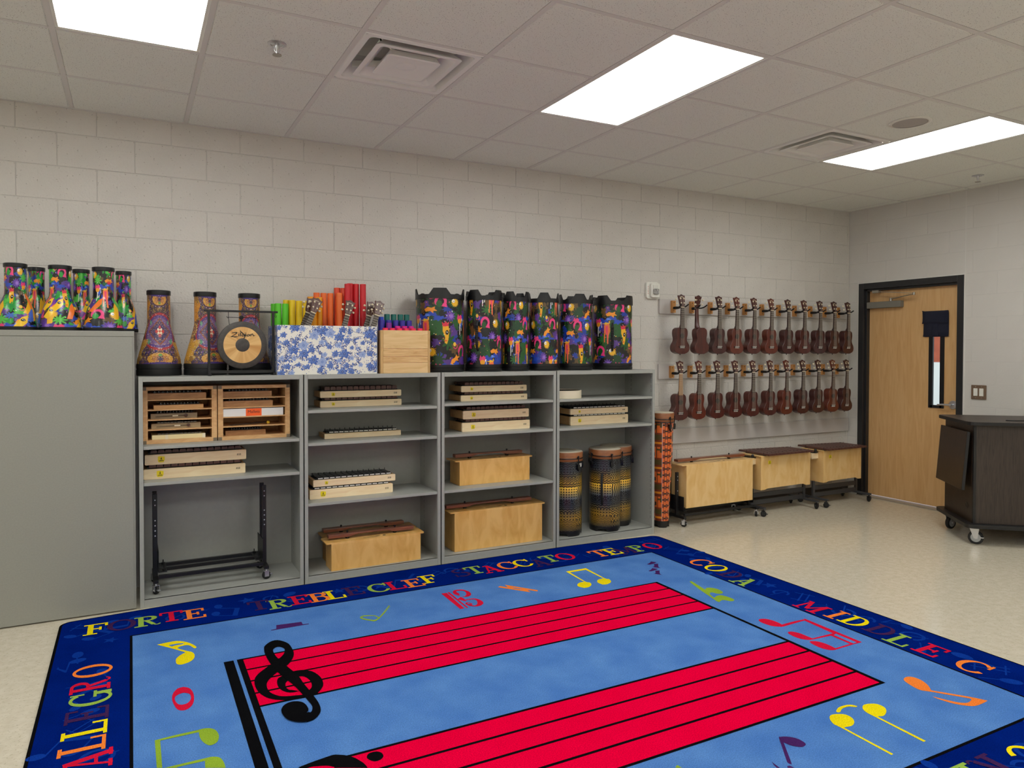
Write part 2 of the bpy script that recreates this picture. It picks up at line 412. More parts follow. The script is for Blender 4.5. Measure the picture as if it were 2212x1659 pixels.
gl = mat('door_glass', (245, 250, 248), .05); g = gl.node_tree.nodes['Principled BSDF']; g.inputs['Transmission Weight'].default_value = 1; g.inputs['IOR'].default_value = 1.1
q = MB(); q.box(XD+.010, XD+.015, WY1, WY0, WZ0, WZ1); q.build('glass', gl, d)
q = MB(); q.box(XD-.055, XD-.001, -.545, -.19, 1.872, 1.935); cl = q.build('door_closer', mat('closer_grey', (120, 116, 106), .45), d, bevel=.006)
q = MB(); q.bar((XD-.03, -.43, 1.955), (XD-.09, -.70, 1.985), .018, .006); q.bar((XD-.09, -.70, 1.99), (XR-.005, -.30, 2.035), .016, .006); q.lathe([(.012, 1.93), (.012, 1.965), (0, 1.965)], 16, (XD-.03, -.43, 0)); q.lathe([(.011, 1.975), (.011, 2.0), (0, 2.0)], 16, (XD-.09, -.70, 0)); q.box(XR-.02, XR+.02, -.34, -.27, 2.02, 2.045)
q.build('closer_arm', M_STAIN, d, smooth=True)
q = MB(); q.lathe([(0, -.012), (.036, -.012), (.040, -.006), (.040, 0)], 28, (XD, -1.022, .966), axis='x'); q.lathe([(.011, -.05), (.011, 0)], 14, (XD, -1.022, .966), axis='x')
q.tube([(XD-.05, -1.03, .966), (XD-.054, -1.01, .967), (XD-.052, -.95, .966), (XD-.05, -.905, .962)], [.011, .010, .008, .0075], 10); q.build('door_handle', M_CHROME, d, smooth=True)
q = MB(); q.box(XR-.03, XR+.2, DY1, DY0, 0, .008); q.build('threshold', mat('threshold', (178, 172, 160), .4, metal=.6), d)
for nm, (y0, y1, z0, z1) in (('trim_3', (DY0+.004, DY0+.018, 0, DZ+.018)), ('trim_4', (DY1-.018, DY1-.004, 0, DZ+.018)), ('trim_5', (DY1-.004, DY0+.004, DZ+.004, DZ+.016)), ('trim_6', (DY1-.014, DY1-.008, DZ+.018, ZC-.01))):
    q = MB(); q.box(XR-.006 if nm != 'trim_6' else XR-.002, XR+.0005, min(y0, y1), max(y0, y1), z0, z1); struct(q.build(nm, mat('paint_caulk', (214, 211, 204), .5), bevel=.002))
# what the door glass looks out on
q = MB(); q.box(XR+.2, XR+14, -8, 8, -.12, -.02); o = q.build('outside_paving', mat('concrete_paving', (205, 203, 196), .9)); tag(o, 'pale concrete paving seen under and through the door', 'paving')
bw = thing('outside_wall', 'red brick and white wall seen through the door window', 'wall', (XR+6, 0, 0))
q = MB(); q.box(0, .3, -3, 5, 0, 3.2); q.build('masonry', mat('outdoor_brick', (176, 88, 62), .9, var=.1), bw); q = MB(); q.box(-.03, 0, -3, 5, 0, 1.25); q.build('white_band', mat('outdoor_white', (228, 226, 220), .8), bw)
# navy cloth pouch over the glass
t = thing('cloth_pouch', 'folded navy cloth blackout pouch over top of door window', 'pouch', (XD-.012, -.86, 1.70))
q = MB(); n = 10
def cushion(q, y0, y1, z0, z1, x, th, n=10, wob=.004):
    vs = []; fs = []
    for i in range(n+1):
        for k in range(n+1):
            u, v = i/n, k/n; e = min(u, 1-u, v, 1-v); tt = th*min(1, (e*8))**.5
            wv = wob*math.sin(7*u+2)*math.cos(6*v)
            vs.append((x-tt-wv*.4, y0+(y1-y0)*u+wv*(1 if v in (0, 1) else 0), z0+(z1-z0)*v+wv*(1 if u in (0, 1) else 0)))
    for i in range(n):
        for k in range(n): a = i*(n+1)+k; fs.append((a, a+1, a+n+2, a+n+1))
    q.add(vs, fs)
    q.box(x-.001, x+.004, min(y0, y1)+.004, max(y0, y1)-.004, z0+.004, z1-.004)
cushion(q, .115, -.118, -.118, .118, 0, .014); q.build('folded_body', M_NAVY, t, smooth=True)
q = MB(); cushion(q, .118, -.12, .0, .12, -.012, .012, wob=.006); q.build('flap', M_NAVY, t, smooth=True)
q = MB(); cushion(q, .03, -.03, -.118, .0, -.013, .006); q.build('strap', M_NAVY, t, smooth=True)
# light switch
t = thing('light_switch', 'bronze double light switch plate with two white rockers', 'light switch', (XR-.0045, -1.277, 1.096))
q = MB(); q.prism(rrect(-.062, .062, -.062, .062, .004), -.006, 0, 'x'); q.build('plate', mat('bronze_plate', (124, 102, 84), .4, metal=.3), t, bevel=.002)
for y in (.024, -.024):
    q = MB(); q.box(-.011, -.004, y-.0165, y+.0165, -.033, .033); q.build('rocker', M_WHITE, t, bevel=.002)
q = MB()
for y in (.024, -.024):
    for z in (.048, -.048): q.lathe([(0, -.0085), (.004, -.008), (.004, -.005)], 10, (0, y, z), axis='x')
q.build('screw', M_STAIN, t)
# fire alarm
t = thing('fire_alarm', 'white wall fire alarm strobe left of the ukulele rails', 'fire alarm', (4.272, -.001, 1.967))
q = MB(); q.prism(rrect(-.062, .068, -.072, .072, .02), -.022, 0, 'y'); q.build('base', M_WHITE, t, smooth=True, bevel=.004)
q = MB(); q.prism(rrect(-.03, .064, -.062, .062, .018), -.045, -.022, 'y'); q.build('cover', M_WHITE, t, smooth=True, bevel=.006)
q = MB(); q.box(-.012, .040, -.050, -.044, .012, .045); q.build('horn_panel', mat('horn_grey', (212, 210, 200), .5), t, bevel=.002)
q = MB(); q.prism(rrect(-.012, .042, -.034, .012, .008), -.062, -.044, 'y'); q.build('strobe', mat('strobe_lens', (200, 198, 196), .12, metal=.5, bump=.9, bscale=80, col2=(120, 118, 116), vscale=60), t, bevel=.004)
for k, chh in enumerate('FIRE'):
    put('lettering', text_mesh(chh, .015, mat('red_ink', (176, 40, 36), .6)), t, (-.046, -.0228, .030-.019*k), (PI/2, 0, 0))
# ================================================================ CABINET AND SHELVES
FY = -.4155; BY = -.03
t = thing('storage_cabinet', 'tall closed grey steel storage cabinet at the left edge', 'cabinet', (-.28, FY, 0))
q = MB(); q.box(-.6, .595, .004, -FY-.02, .005, 1.558); q.build('body', M_STEELD, t, bevel=.002)
q = MB(); q.box(-.598, .585, 0, .0045, .008, 1.526); q.build('front_panel', M_STEELD, t, bevel=.0015)
q = MB(); q.box(-.6, .595, 0, .0045, 1.5285, 1.559); q.build('top_rail', M_STEELD, t, bevel=.0015)
UX = [.333+i*.9137 for i in range(4)]; UW = .907; ST = .022; TOPZ = 1.303
def shelf_unit(i, zs, base, label):
    t = thing('bookshelf', label, 'shelf', (UX[i], FY, 0), group='grey steel shelf units along the wall')
    D = -FY+BY; q = MB()
    q.box(0, .0015, .002, D, 0, TOPZ); q.box(UW-.0015, UW, .002, D, 0, TOPZ); q.box(0, UW, D-.0015, D, 0, TOPZ)
    q.build('case', M_STEEL, t)
    q = MB()   # front face frame, folded stiles
    for x0, x1, z0, z1 in ((0, ST, 0, TOPZ), (UW-ST, UW, 0, TOPZ), (ST, UW-ST, TOPZ-.028, TOPZ), (ST, UW-ST, 0, base)): q.box(x0, x1, 0, .018, z0, z1)
    q.build('face_frame', M_STEEL, t, bevel=.0015)
    q = MB(); q.box(0, UW, .002, D, TOPZ-.004, TOPZ); q.build('top', M_STEEL, t)
    q = MB(); q.box(.002, UW-.002, .003, D, base-.004, base); q.build('bottom', M_STEEL, t)
    q = MB(); q.box(ST+.001, UW-ST-.001, .004, D-.002, -.018, 0); sm = q.mesh('shelf', M_STEEL)
    for z in zs: put('shelf', sm, t, (0, 0, z), bevel=.0015)
    q = MB()   # adjustment holes inside right side
    x = UW-.0022
    for y in (.045, .30):
        z = .12
        while z < TOPZ-.06:
            if all(abs(z-s) > .03 for s in zs):
                q.lathe([(0, -.0006), (.0032, -.0005)], 6, (x, y, z), axis='x'); q.lathe([(0, -.0006), (.0032, -.0005)], 6, (x, y, z+.011), axis='x')
            z += .036
    o = q.build('peg_holes', M_HOLE, t); o['kind'] = 'stuff'
shelf_unit(0, (.911, .705), .045, 'grey steel shelf unit holding two wooden cubbies and an empty black stand')
shelf_unit(1, (1.08, .876, .50), .048, 'grey steel shelf unit below the floral box, second from the left')
shelf_unit(2, (1.092, .88, .50), .052, 'grey steel shelf unit holding two single orange-wood bass boxes')
shelf_unit(3, (1.092, .878), .052, 'grey steel shelf unit with three patterned tall drums at the bottom')

# ================================================================ BAR INSTRUMENTS
SIGN = None
def sticker(parent, x, z, y, s):
    """yellow badge with a small dark striding figure and a line of print under it"""
    q = MB(); q.prism([(x-s*.5, z+s*.45), (x-.1*s, z+s*.5), (x+.5*s, z+.38*s), (x+.5*s, z-.1*s), (x+.35*s, z-.5*s), (x-.35*s, z-.52*s), (x-.5*s, z-.3*s)], y-.0006, y, 'y')
    o = q.build('sticker', M_YELLOW, parent)
    q = MB(); y -= .0007
    def P(pts): q.add([(x+a*s, y, z+c*s) for a, c in pts], [tuple(range(len(pts)))])
    P([(-.06, .30), (.02, .36), (.07, .30), (.02, .24)]); P([(-.05, .24), (.06, .22), (.09, .02), (-.04, .04)]); P([(-.04, .04), (.02, .04), (-.10, -.18), (-.17, -.16)]); P([(.02, .04), (.09, .02), (.16, -.17), (.09, -.18)]); P([(-.02, .2), (-.2, .06), (-.17, .02), (0, .12)])
    P([(-.34, -.22), (.36, -.22), (.36, -.31), (-.34, -.31)])
    q.build('badge_print', M_INK, o)
def print_marks(parent, x, z, y):
    q = MB()
    for k, (dx, w_) in enumerate(((-.012, .007), (-.003, .004), (.003, .008))): q.add([(x+dx, y, z), (x+dx+w_, y, z), (x+dx+w_, y, z+.0035), (x+dx, y, z+.0035)], [(0,1,2,3)])
    for dx, w_ in ((-.013, .010), (-.001, .012)): q.add([(x+dx, y, z-.006), (x+dx+w_, y, z-.006), (x+dx+w_, y, z-.003), (x+dx, y, z-.003)], [(0,1,2,3)])
    q.build('maker_print', M_INK, parent)
def bar_meshes():
    q = MB(); q.prism([(-.5, 0), (.5, 0), (.5, .7), (.38, 1), (-.38, 1), (-.5, .7)], 0, 1, 'y'); return q.mesh('tone_bar', M_ROSED)
BARM = bar_meshes()
M_MBAR = mat('black_metal_bar', (40, 40, 42), .35, metal=.3)
q = MB(); q.box(-.5, .5, 0, 1, 0, 1); MBARM = q.mesh('tone_bar', M_MBAR)
q = MB(); q.box(-.5, .5, 0, .03, 0, 1); MEND = q.mesh('bar_end', M_WHITE)
def glock(name, label, cat, x0, x1, yf, z, h, n, kind, depth=.235, st=.0, group=None, bh=.014, marks=True, side=None):
    L = x1-x0; t = thing(name, label, cat, (x0, yf, z), group=group)
    q = MB(); q.prism(rrect(0, L, 0, h, min(.006, h*.12)), 0, .018, 'y'); q.build('front_board', M_MAPLE, t, bevel=.001)
    q = MB(); q.box(.002, .02, .018, depth, .002, h-.002); q.box(L-.02, L-.002, .018, depth*.86, .002, h-.002); q.box(.02, L-.02, depth*.84-.018, depth*.84, .002, h-.002); q.box(.02, L-.02, .018, depth*.84, .004, .010)
    q.build('frame', M_MAPLES, t)
    q = MB(); m0 = .028; q.box(m0-.01, L-m0+.01, .03, .045, h, h+.007); q.box(m0-.01, L-m0+.01, depth*.62, depth*.62+.014, h, h+.007); q.box(.02, L-.02, .02, depth*.8, h-.012, h-.004)
    q.build('bar_rest', M_BLACK, t)
    pitch = (L-2*m0)/n; z0 = h+.007
    for k in range(n):
        x = m0+pitch*(k+.5); ln = depth*(.92-.22*k/n)-.01
        if kind == 'wood':
            o = put('tone_bar', BARM, t, (x, .004, z0)); o.scale = (pitch*.88, ln, bh)
        else:
            o = put('tone_bar', MBARM, t, (x, .004, z0)); o.scale = (pitch*.82, ln, .005)
            if k < 99:
                o = put('bar_end', MEND, t, (x, .0025, z0-.0015)); o.scale = (pitch*.80, .05, .006)
    q = MB()
    for k in range(n+1):
        x = m0+pitch*k
        q.lathe([(.0022, h), (.0022, z0+.016), (0, z0+.018)], 6, (x, depth*.62, 0))
        q.lathe([(.0022, h), (.0022, z0+.008), (0, z0+.009)], 6, (x, .036, 0))
    o = q.build('pins', M_BLKR, t); o['kind'] = 'stuff'
    if st: sticker(t, L*.155, h*.52, 0, st)
    if marks: print_marks(t, L*.925, h*.55, -.0004)
    return t
GX = 'wooden bar instruments stacked on the shelves'
glock('xylophone', 'lower of two pale xylophones with yellow badges below the cubbies', 'xylophone', .357, .915, -.300, .705, .060, 13, 'wood', st=.036, group=GX, bh=.016)
glock('xylophone', 'upper of two pale xylophones with yellow badges below the cubbies', 'xylophone', .364, .920, -.300, .789, .060, 13, 'wood', st=.036, group=GX, bh=.016)
glock('xylophone', 'lower thin xylophone on the top shelf beneath the floral box', 'xylophone', 1.389, 1.944, -.225, 1.08, .042, 13, 'wood', depth=.185, st=.020, group=GX, bh=.013)
glock('xylophone', 'upper thin xylophone on the top shelf beneath the floral box', 'xylophone', 1.389, 1.942, -.225, 1.1435, .042, 13, 'wood', depth=.185, st=.022, group=GX, bh=.022)
glock('metallophone', 'small single metallophone alone on its shelf, without a yellow badge', 'metallophone', 1.413, 1.934, -.240, .876, .034, 14, 'metal', depth=.17, group=GX, marks=False)
glock('metallophone', 'deep lower metallophone of the pair with white bar ends under the lone small one', 'metallophone', 1.305, 1.858, -.292, .5, .060, 13, 'metal', st=.034, group=GX)
glock('metallophone', 'upper metallophone of the pair with white bar ends, its black bars fully visible', 'metallophone', 1.330, 1.880, -.280, .5755, .044, 13, 'metal', st=.020, group=GX)
glock('xylophone', 'lowest thin xylophone on the top shelf under the jungle print drums', 'xylophone', 2.372, 2.910, -.262, 1.092, .042, 13, 'wood', depth=.22, st=.020, group=GX, bh=.015)
glock('xylophone', 'topmost thin xylophone on the top shelf under the jungle print drums', 'xylophone', 2.375, 2.905, -.262, 1.1570, .043, 13, 'wood', depth=.22, st=.021, group=GX, bh=.018)
glock('xylophone', 'deep lower xylophone on the second shelf under the jungle print drums', 'xylophone', 2.362, 2.908, -.305, .88, .064, 13, 'wood', st=.030, group=GX, bh=.016)
glock('xylophone', 'deep upper xylophone on the second shelf under the jungle print drums', 'xylophone', 2.370, 2.900, -.305, .968, .060, 13, 'wood', st=.030, group=GX, bh=.018)
glock('metallophone', 'deep lower metallophone in the shelf unit above the gold patterned drums', 'metallophone', 3.287, 3.832, -.268, .878, .068, 13, 'metal', st=.028, group=GX)
glock('metallophone', 'thin upper metallophone in the shelf unit above the gold patterned drums', 'metallophone', 3.285, 3.830, -.268, .9605, .044, 13, 'metal', st=.018, group=GX)

def bass_bar(parent, L, y, z, wd=.05, arch=.013, x0=0, pins=(.22, .78), mt=None):
    n = 24; pts = []
    th = .022
    for i in range(n+1):
        u = i/n; a = arch*max(0, min(1, (.26-abs(u-.5))/.08)); pts.append((x0+L*u, z+a))
    poly = pts+[(x0+L, z+th), (x0, z+th)]
    q = MB(); q.prism(poly, y, y+wd, 'y'); o = q.build('tone_bar', mt or M_ROSE, parent, bevel=.0015)
    for p in pins:
        c = MB(); c.lathe([(0, -.013), (.012, -.013), (.014, -.004), (.014, 0), (.004, .001), (.004, th+.004), (.007, th+.006), (.0075, th+.011), (.004, th+.015), (0, th+.016)], 14); c.build('peg', M_BLKP, o, (x0+L*p, y+wd*.45, z), smooth=True)
    return o
def bass_box(label, x0, x1, yf, z, h, depth=.165, bar=True, over=.034, m=None, group='bass resonator boxes on the shelves', bx=(0, .96), by=None):
    L = x1-x0; t = thing('bass_bar_box', label, 'bass xylophone', (x0, yf, z), group=group)
    q = MB(); q.box(0, L, 0, depth, 0, h); q.build('resonator', m or M_BIRCH, t, bevel=.0015)
    q = MB(); q.prism(rrect(-over, L+over*.8, .001, depth+.002, .012), h, h+.009, 'z'); top = q.build('top_board', m or M_BIRCH, t, bevel=.001)
    q = MB(); q.add([(L*.36, .03, h+.0093), (L*.50, .038, h+.0093), (L*.50, .044, h+.0093), (L*.36, .036, h+.0093)], [(0,1,2,3)]); q.add([(L*.50, .034, h+.0093), (L*.56, .042, h+.0093), (L*.54, .05, h+.0093), (L*.50, .046, h+.0093)], [(0,1,2,3)])
    q.lathe([(.011, h+.0094), (0, h+.0095)], 12, (L*.60, .044, 0)); q.build('sound_slot', M_HOLE, top)
    if bar: bass_bar(t, L*(bx[1]-bx[0]), depth*.38 if by is None else by, h+.022, x0=L*bx[0]-.004)
    return t
bass_box('front golden wood single-bar bass box on the floor of the second shelf unit', 1.421, 2.024, -.378, .048, .172, .15, group=None)
bass_box('rear golden wood single-bar bass box behind the front one, in shade', 1.440, 2.03, -.212, .048, .172, .15, group=None, m=wood('birch_rear_shaded', (168, 124, 62), (186, 142, 78), (3.5, 3, 2.4), .45, 0, 2.2), bx=(-.02, .93))  # rear box shade painted in as a darker copy of the golden birch
bass_box('golden wood bass box on the middle shelf above the largest box', 2.347, 2.912, -.296, .5, .168, .17)
bass_box('largest golden wood bass box at the bottom of the third shelf unit', 2.287, 2.992, -.345, .052, .268, .18, bx=(-.04, .93))

# ---------------------------------------------------------------- cubbies
def cubby(label, x0, x1, hide=0):
    W_ = x1-x0; H_ = .330; D_ = .255; t = thing('wooden_cubby', label, 'cubby', (x0, -.308, .911), group='wooden cubbies')
    q = MB(); f = .022
    q.box(0, W_, 0, D_, 0, f); q.box(0, W_, 0, D_, H_-.020, H_); q.box(0, f, 0, D_, f, H_-.02); q.box(W_-f, W_, 0, D_, f, H_-.02); q.box(f, W_-f, D_-.006, D_, f, H_-.02)
    q.build('case', M_CUBBY, t, bevel=.001)
    for xx in (f, W_-f-.007): q = MB(); q.box(xx, xx+.007, .001, D_-.01, f, H_-.02); q.build('liner', M_CUBBY, t)
    for z in (0, H_-.02):
        for x in (0, W_-f): q = MB(); q.box(x, x+f, -.0006, 0, z, z+.02); q.build('corner_joint', mat('joint_grey', (120, 104, 84), .6), t)
    q = MB(); q.box(f+.007, W_-f-.007, .002, D_-.008, 0, .006); me = q.mesh('divider', M_CUBBY); zs = []
    for k in range(4):
        z = f+(H_-.02-f)*(k+1)/5-.003; put('divider', me, t, (0, 0, z)); zs.append(z+.006)
    return [f+.0002]+zs
CZ = cubby('left wooden cubby of small boxed bar instruments, against the shelf side', .352, .754)
cubby('right wooden cubby, the one holding the white box marked Mallets', .759, 1.181)
def small_glock(label, x0, x1, yf, lev, h, mt, bars='dark', depth=.2, mallet=False, ends=None):
    L = x1-x0; z = .911+CZ[lev]; t = thing('glockenspiel', label, 'glockenspiel', (x0, yf, z), group='small boxed instruments in the cubbies')
    q = MB(); q.box(0, L, 0, depth, 0, h); q.build('box', mt, t, bevel=.001)
    q = MB(); q2 = MB(); n = 12; pt = (L-.05)/n
    for k in range(n):
        q.box(.03+pt*(k+.1), .03+pt*(k+.88), .006, depth*.8, h+.004, h+.0065)
        if bars == 'dark': q2.lathe([(.0015, h), (.0015, h+.011), (0, h+.012)], 6, (.03+pt*(k+.5), .03, 0))
    o = q.build('tone_bars', M_STAIN if bars != 'dark' else M_MBAR, t); o['kind'] = 'stuff'
    if q2.v: o = q2.build('pins', M_CHROME, t); o['kind'] = 'stuff'
    if ends:
        q = MB()
        for e in ends: q.box(L*e-.008, L*e+.008, -.002, 0, 0, h)
        q.build('end_block', ends and M_CREAMB, t)
    if mallet:
        q = MB(); q.tube([(L*.1, -.006, h*.45), (L*.72, -.006, h*.55)], .0016, 6); m_ = q.build('mallet_stick', M_DARKW, t)
        q = MB(); q.lathe([(.004, -.006), (.010, -.005), (.010, .004), (.004, .005)], 14, (L*.75, -.006, h*.55), axis='y'); q.build('mallet_ring', M_ROSED, m_)
        q = MB(); q.box(L*.46, L*.58, -.010, -.002, h*.42, h*.68); q.build('clasp', M_CREAMB, t)
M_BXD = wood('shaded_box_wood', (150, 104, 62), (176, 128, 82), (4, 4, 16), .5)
M_BXG = mat('grey_beige_case', (150, 132, 106), .5)
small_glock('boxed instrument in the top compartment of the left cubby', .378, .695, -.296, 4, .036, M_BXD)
small_glock('shorter boxed instrument with shiny pins, second compartment of the left cubby', .412, .680, -.29, 3, .024, wood('box_wood_light', (186, 138, 84), (200, 152, 98), (4, 4, 16)), depth=.18)
small_glock('grey-beige case with a strapped ring mallet, third compartment of the left cubby', .397, .648, -.262, 2, .030, M_BXG, mallet=True, depth=.17)
small_glock('grey-beige case with a strapped ring mallet, fourth compartment of the left cubby', .400, .665, -.272, 1, .030, mat('beige_case', (176, 154, 118), .5), bars='light', mallet=True, depth=.18)
small_glock('cream glockenspiel case in the bottom compartment of the left cubby', .402, .690, -.292, 0, .026, mat('cream_case', (226, 208, 158), .5), bars='light', depth=.2, ends=(.27, .97))
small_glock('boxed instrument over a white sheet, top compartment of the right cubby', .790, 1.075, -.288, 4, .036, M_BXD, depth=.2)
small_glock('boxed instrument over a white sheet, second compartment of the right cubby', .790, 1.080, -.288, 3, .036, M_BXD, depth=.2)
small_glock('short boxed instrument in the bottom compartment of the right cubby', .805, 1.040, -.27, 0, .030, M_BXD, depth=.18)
t = thing('mallet_box', 'white card box with orange label reading Mallets', 'box', (.789, -.300, .911+CZ[2]), group=None)
q = MB(); q.box(0, .352, 0, .22, 0, .047); q.build('box', M_PAPER, t, bevel=.001)
q = MB(); q.box(.130, .222, -.0008, 0, .001, .046); lb = q.build('label', M_ORANGE, t)
put('lettering', text_mesh('Mallets', .025, M_INK), lb, (.176, -.0014, .026), (PI/2, 0, 0))
t = thing('mallet', 'yellow-headed mallet lying in the right cubby below the Mallets box', 'mallet', (.83, -.27, .911+CZ[1]+.009))
q = MB(); q.tube([(0, 0, -.006), (.215, .01, .004)], .0022, 8); q.build('stick', M_BLACK, t, smooth=True)
q = MB(); q.ball((.226, .01, .002), .0105, 14); q.build('head', mat('yellow_yarn', (214, 172, 40), .8, bump=.4, bscale=400), t, smooth=True)
# frame drum
t = thing('frame_drum', 'pale round frame drum lying at the left of the top shelf', 'drum', (3.225, -.235, 1.092))
q = MB(); q.lathe([(.150, 0), (.152, .002), (.152, .058), (.150, .060), (.144, .060), (.144, .0), (.150, 0)], 64); q.build('shell', M_CREAMB, t, smooth=True)
q = MB(); q.lathe([(.1435, .054), (.05, .0545), (0, .055)], 48); q.build('drum_head', mat('dark_head', (44, 40, 38), .6), t, smooth=True)

# ================================================================ WHEELED STANDS
def caster_mesh():
    w_ = MB(); w_.lathe([(0, -.011), (.012, -.011), (.014, -.009), (.021, -.009), (.025, -.006), (.025, .006), (.021, .009), (.014, .009), (.012, .011), (0, .011)], 24, (0, 0, .025), axis='x')
    f = MB(); f.box(-.0155, -.0125, -.012, .014, .018, .050); f.box(.0125, .0155, -.012, .014, .018, .050); f.box(-.0155, .0155, -.014, .016, .049, .053); f.lathe([(.006, .053), (.006, .066), (0, .066)], 12); f.lathe([(0, -.018), (.004, -.018), (.004, .018), (0, .018)], 8, (0, 0, .025), axis='x'); f.bar((0, -.02, .03), (0, -.036, .026), .018, .004)
    return w_.mesh('wheel', M_BLKR, True), f.mesh('fork', M_CHROME, True), f.mesh('fork', M_BLACK, True)
WHEEL, FORK, FORKB = caster_mesh()
def caster(parent, loc, rz=0, dark=False, s=1):
    e = put('caster', WHEEL, parent, loc, (0, 0, rz)); e.scale = (s, s, s); put('fork', FORKB if dark else FORK, e); return e
def stand(label, x, y, z, w_, d_, ph, posts=2, group='black wheeled instrument stands', dark=False, m=None, rails=True, casters=None):
    m = m or M_BLACK; t = thing('wheeled_stand', label, 'stand', (x, y, z), group=group)
    for sx in (0, w_):
        if not rails: ph = .226 if sx == 0 else .44
        q = MB(); q.box(sx-.014, sx+.014, 0, d_, .064, .082); q.build('foot', m, t, bevel=.001)
        for k in range(posts):
            yy = d_*.5+(.045 if k else -.045) if posts == 2 else d_*.5
            q = MB(); q.box(sx-.012, sx+.012, yy-.010, yy+.010, .082, ph); p = q.build('post', m, t, bevel=.001)
            if k == 0:
                q = MB(); z_ = ph-.035
                n = 0
                while z_ > .26:
                    if rails and n % 6 not in (2, 3): q.lathe([(0, -.0003), (.004, 0)], 10, (sx, yy-.0103, z_), axis='y')
                    z_ -= .030; n += 1
                o = q.build('post_holes', mat('bright_hole', (190, 192, 200), .4), p); o['kind'] = 'stuff'
        for yy in (.016, d_-.016):
            if casters is None or (sx > 0, yy > .1) in casters: caster(t, (sx, yy, 0), .5+sx*2+yy, dark)
        q = MB(); s_ = 1 if sx == 0 else -1
        q.box(min(sx+s_*.014, sx+s_*.017), max(sx+s_*.014, sx+s_*.017), d_*.12, d_*.88, .12, .24); q.box(min(sx+s_*.014, sx+s_*.06), max(sx+s_*.014, sx+s_*.06), d_*.12, d_*.88, .117, .12)
        if rails: q.build('side_bracket', m, t)
        if rails:
            for yy in (d_*.2, d_*.72): q = MB(); q.lathe([(0, -.008), (.009, -.008), (.011, .003), (.003, .003), (.003, .02), (0, .02)], 10, (sx+s_*.045, yy, .128)); q.build('knob', M_BLKR, t)
    for yy, zz in ((d_*.10, .094), (d_*.45, .112), (d_*.80, .112)) if rails else ((d_*.5, .16), (d_*.5, .095)):
        q = MB(); q.box(.014, w_-.014, yy-.010, yy+.010, zz-.010, zz+.010) if rails else q.box(.014, w_-.014, yy-.006, yy+.006, zz-.02, zz+.02)
        q.build('cross_rail', m, t, bevel=.001)
    return t
stand('empty black wheeled stand inside the leftmost shelf unit', .416, -.345, .045, .614, .27, .567)
# bass box on its stand
stand('black wheeled stand under the plain pale bass box by the kente drum', 4.345, -.365, 0, .822, .30, .438)
t = bass_box('large plain bass box on a wheeled stand, its single long bar on top', 4.392, 5.148, -.325, .142, .354, .20, over=.045, m=M_BIRCHL, group=None, bx=(-.03, .98))
G2 = mat('dark_grey_metal', (62, 62, 64), .45)
def alto(label, x0, x1, yf, z, h, depth, bars, group):
    L = x1-x0; t = thing('bass_xylophone', label, 'xylophone', (x0, yf, z), group=group)
    q = MB(); poly = [(0, 0), (L*.10, 0), (L*.84, .0), (L*.86, -.002), (L*.90, -.018), (L, -.020), (L, h), (0, h)]
    poly = [(0, -.016), (L*.08, -.016), (L*.12, -.006), (L*.80, -.0), (L*.86, -.002), (L*.92, -.016), (L, -.016), (L, h), (0, h)]
    q.prism(poly, 0, .012, 'y'); fb = q.build('front_board', M_BIRCHL, t, bevel=.001)
    q = MB(); q.box(0, .012, .012, depth, -.016, h); q.box(L-.012, L, .012, depth, -.016, h); q.box(.012, L-.012, depth-.012, depth, -.01, h); q.box(.012, L-.012, .012, depth-.012, .002, .010)
    q.build('resonator', M_BIRCHL, t)
    q = MB(); q.box(-.085, L+.05, .06, .078, h-.075, h-.02); q.box(-.085, L+.05, depth-.03, depth-.012, h-.075, h-.02); q.box(-.085, -.02, .06, depth-.012, h-.078, h-.070); q.build('side_rail', M_MAPLE, t, bevel=.001)
    q = MB(); q.box(-.08, .0, .06, depth-.012, h-.022, h-.012); q.lathe([(.012, h-.02), (.012, h+.012), (.005, h+.02), (0, h+.02)], 10, (-.05, .05, 0)); q.build('rail_pad', M_BLACK, t)
    q = MB(); q.box(-.02, L+.005, .0, depth+.02, h, h+.006); q.build('top_board', M_BIRCHL, t, bevel=.001)
    n = 12; xa, xb = bars; pt = (xb-xa)/n
    for k in range(n):
        ln = .355-.075*k/n; o = put('tone_bar', BARM, t, (xa+pt*(k+.5), -.060, h+.012)); o.scale = (pt*.93, ln, .016); o.rotation_euler = (0, 0, .0)
    q = MB(); q.box(xa, xb, -.01, .0, h+.006, h+.012); q.box(xa, xb, .20, .21, h+.006, h+.012)
    for k in range(n+1):
        for yy in (.0, .2): q.lathe([(.002, h+.006), (.002, h+.033), (0, h+.034)], 6, (xa+pt*k, yy, 0))
    o = q.build('pins', M_BLKR, t); o['kind'] = 'stuff'
    sticker(t, L*.17, h*.80, 0, .034)
    return t
stand('dark grey wheeled stand under the middle boxed xylophone', 5.212, -.405, 0, .674, .32, .45, posts=1, dark=True, m=G2, rails=False)
stand('dark grey wheeled stand under the boxed xylophone beside the door', 6.010, -.410, 0, .605, .32, .45, posts=1, dark=True, m=G2, rails=False)
alto('boxed xylophone on wheels between the plain box and the one beside the door', 5.236, 5.864, -.335, .235, .282, .22, (.03, .60), 'boxed xylophones on wheels')
alto('boxed xylophone on wheels nearest the door', 6.038, 6.570, -.340, .236, .280, .22, (-.0, .535), 'boxed xylophones on wheels')

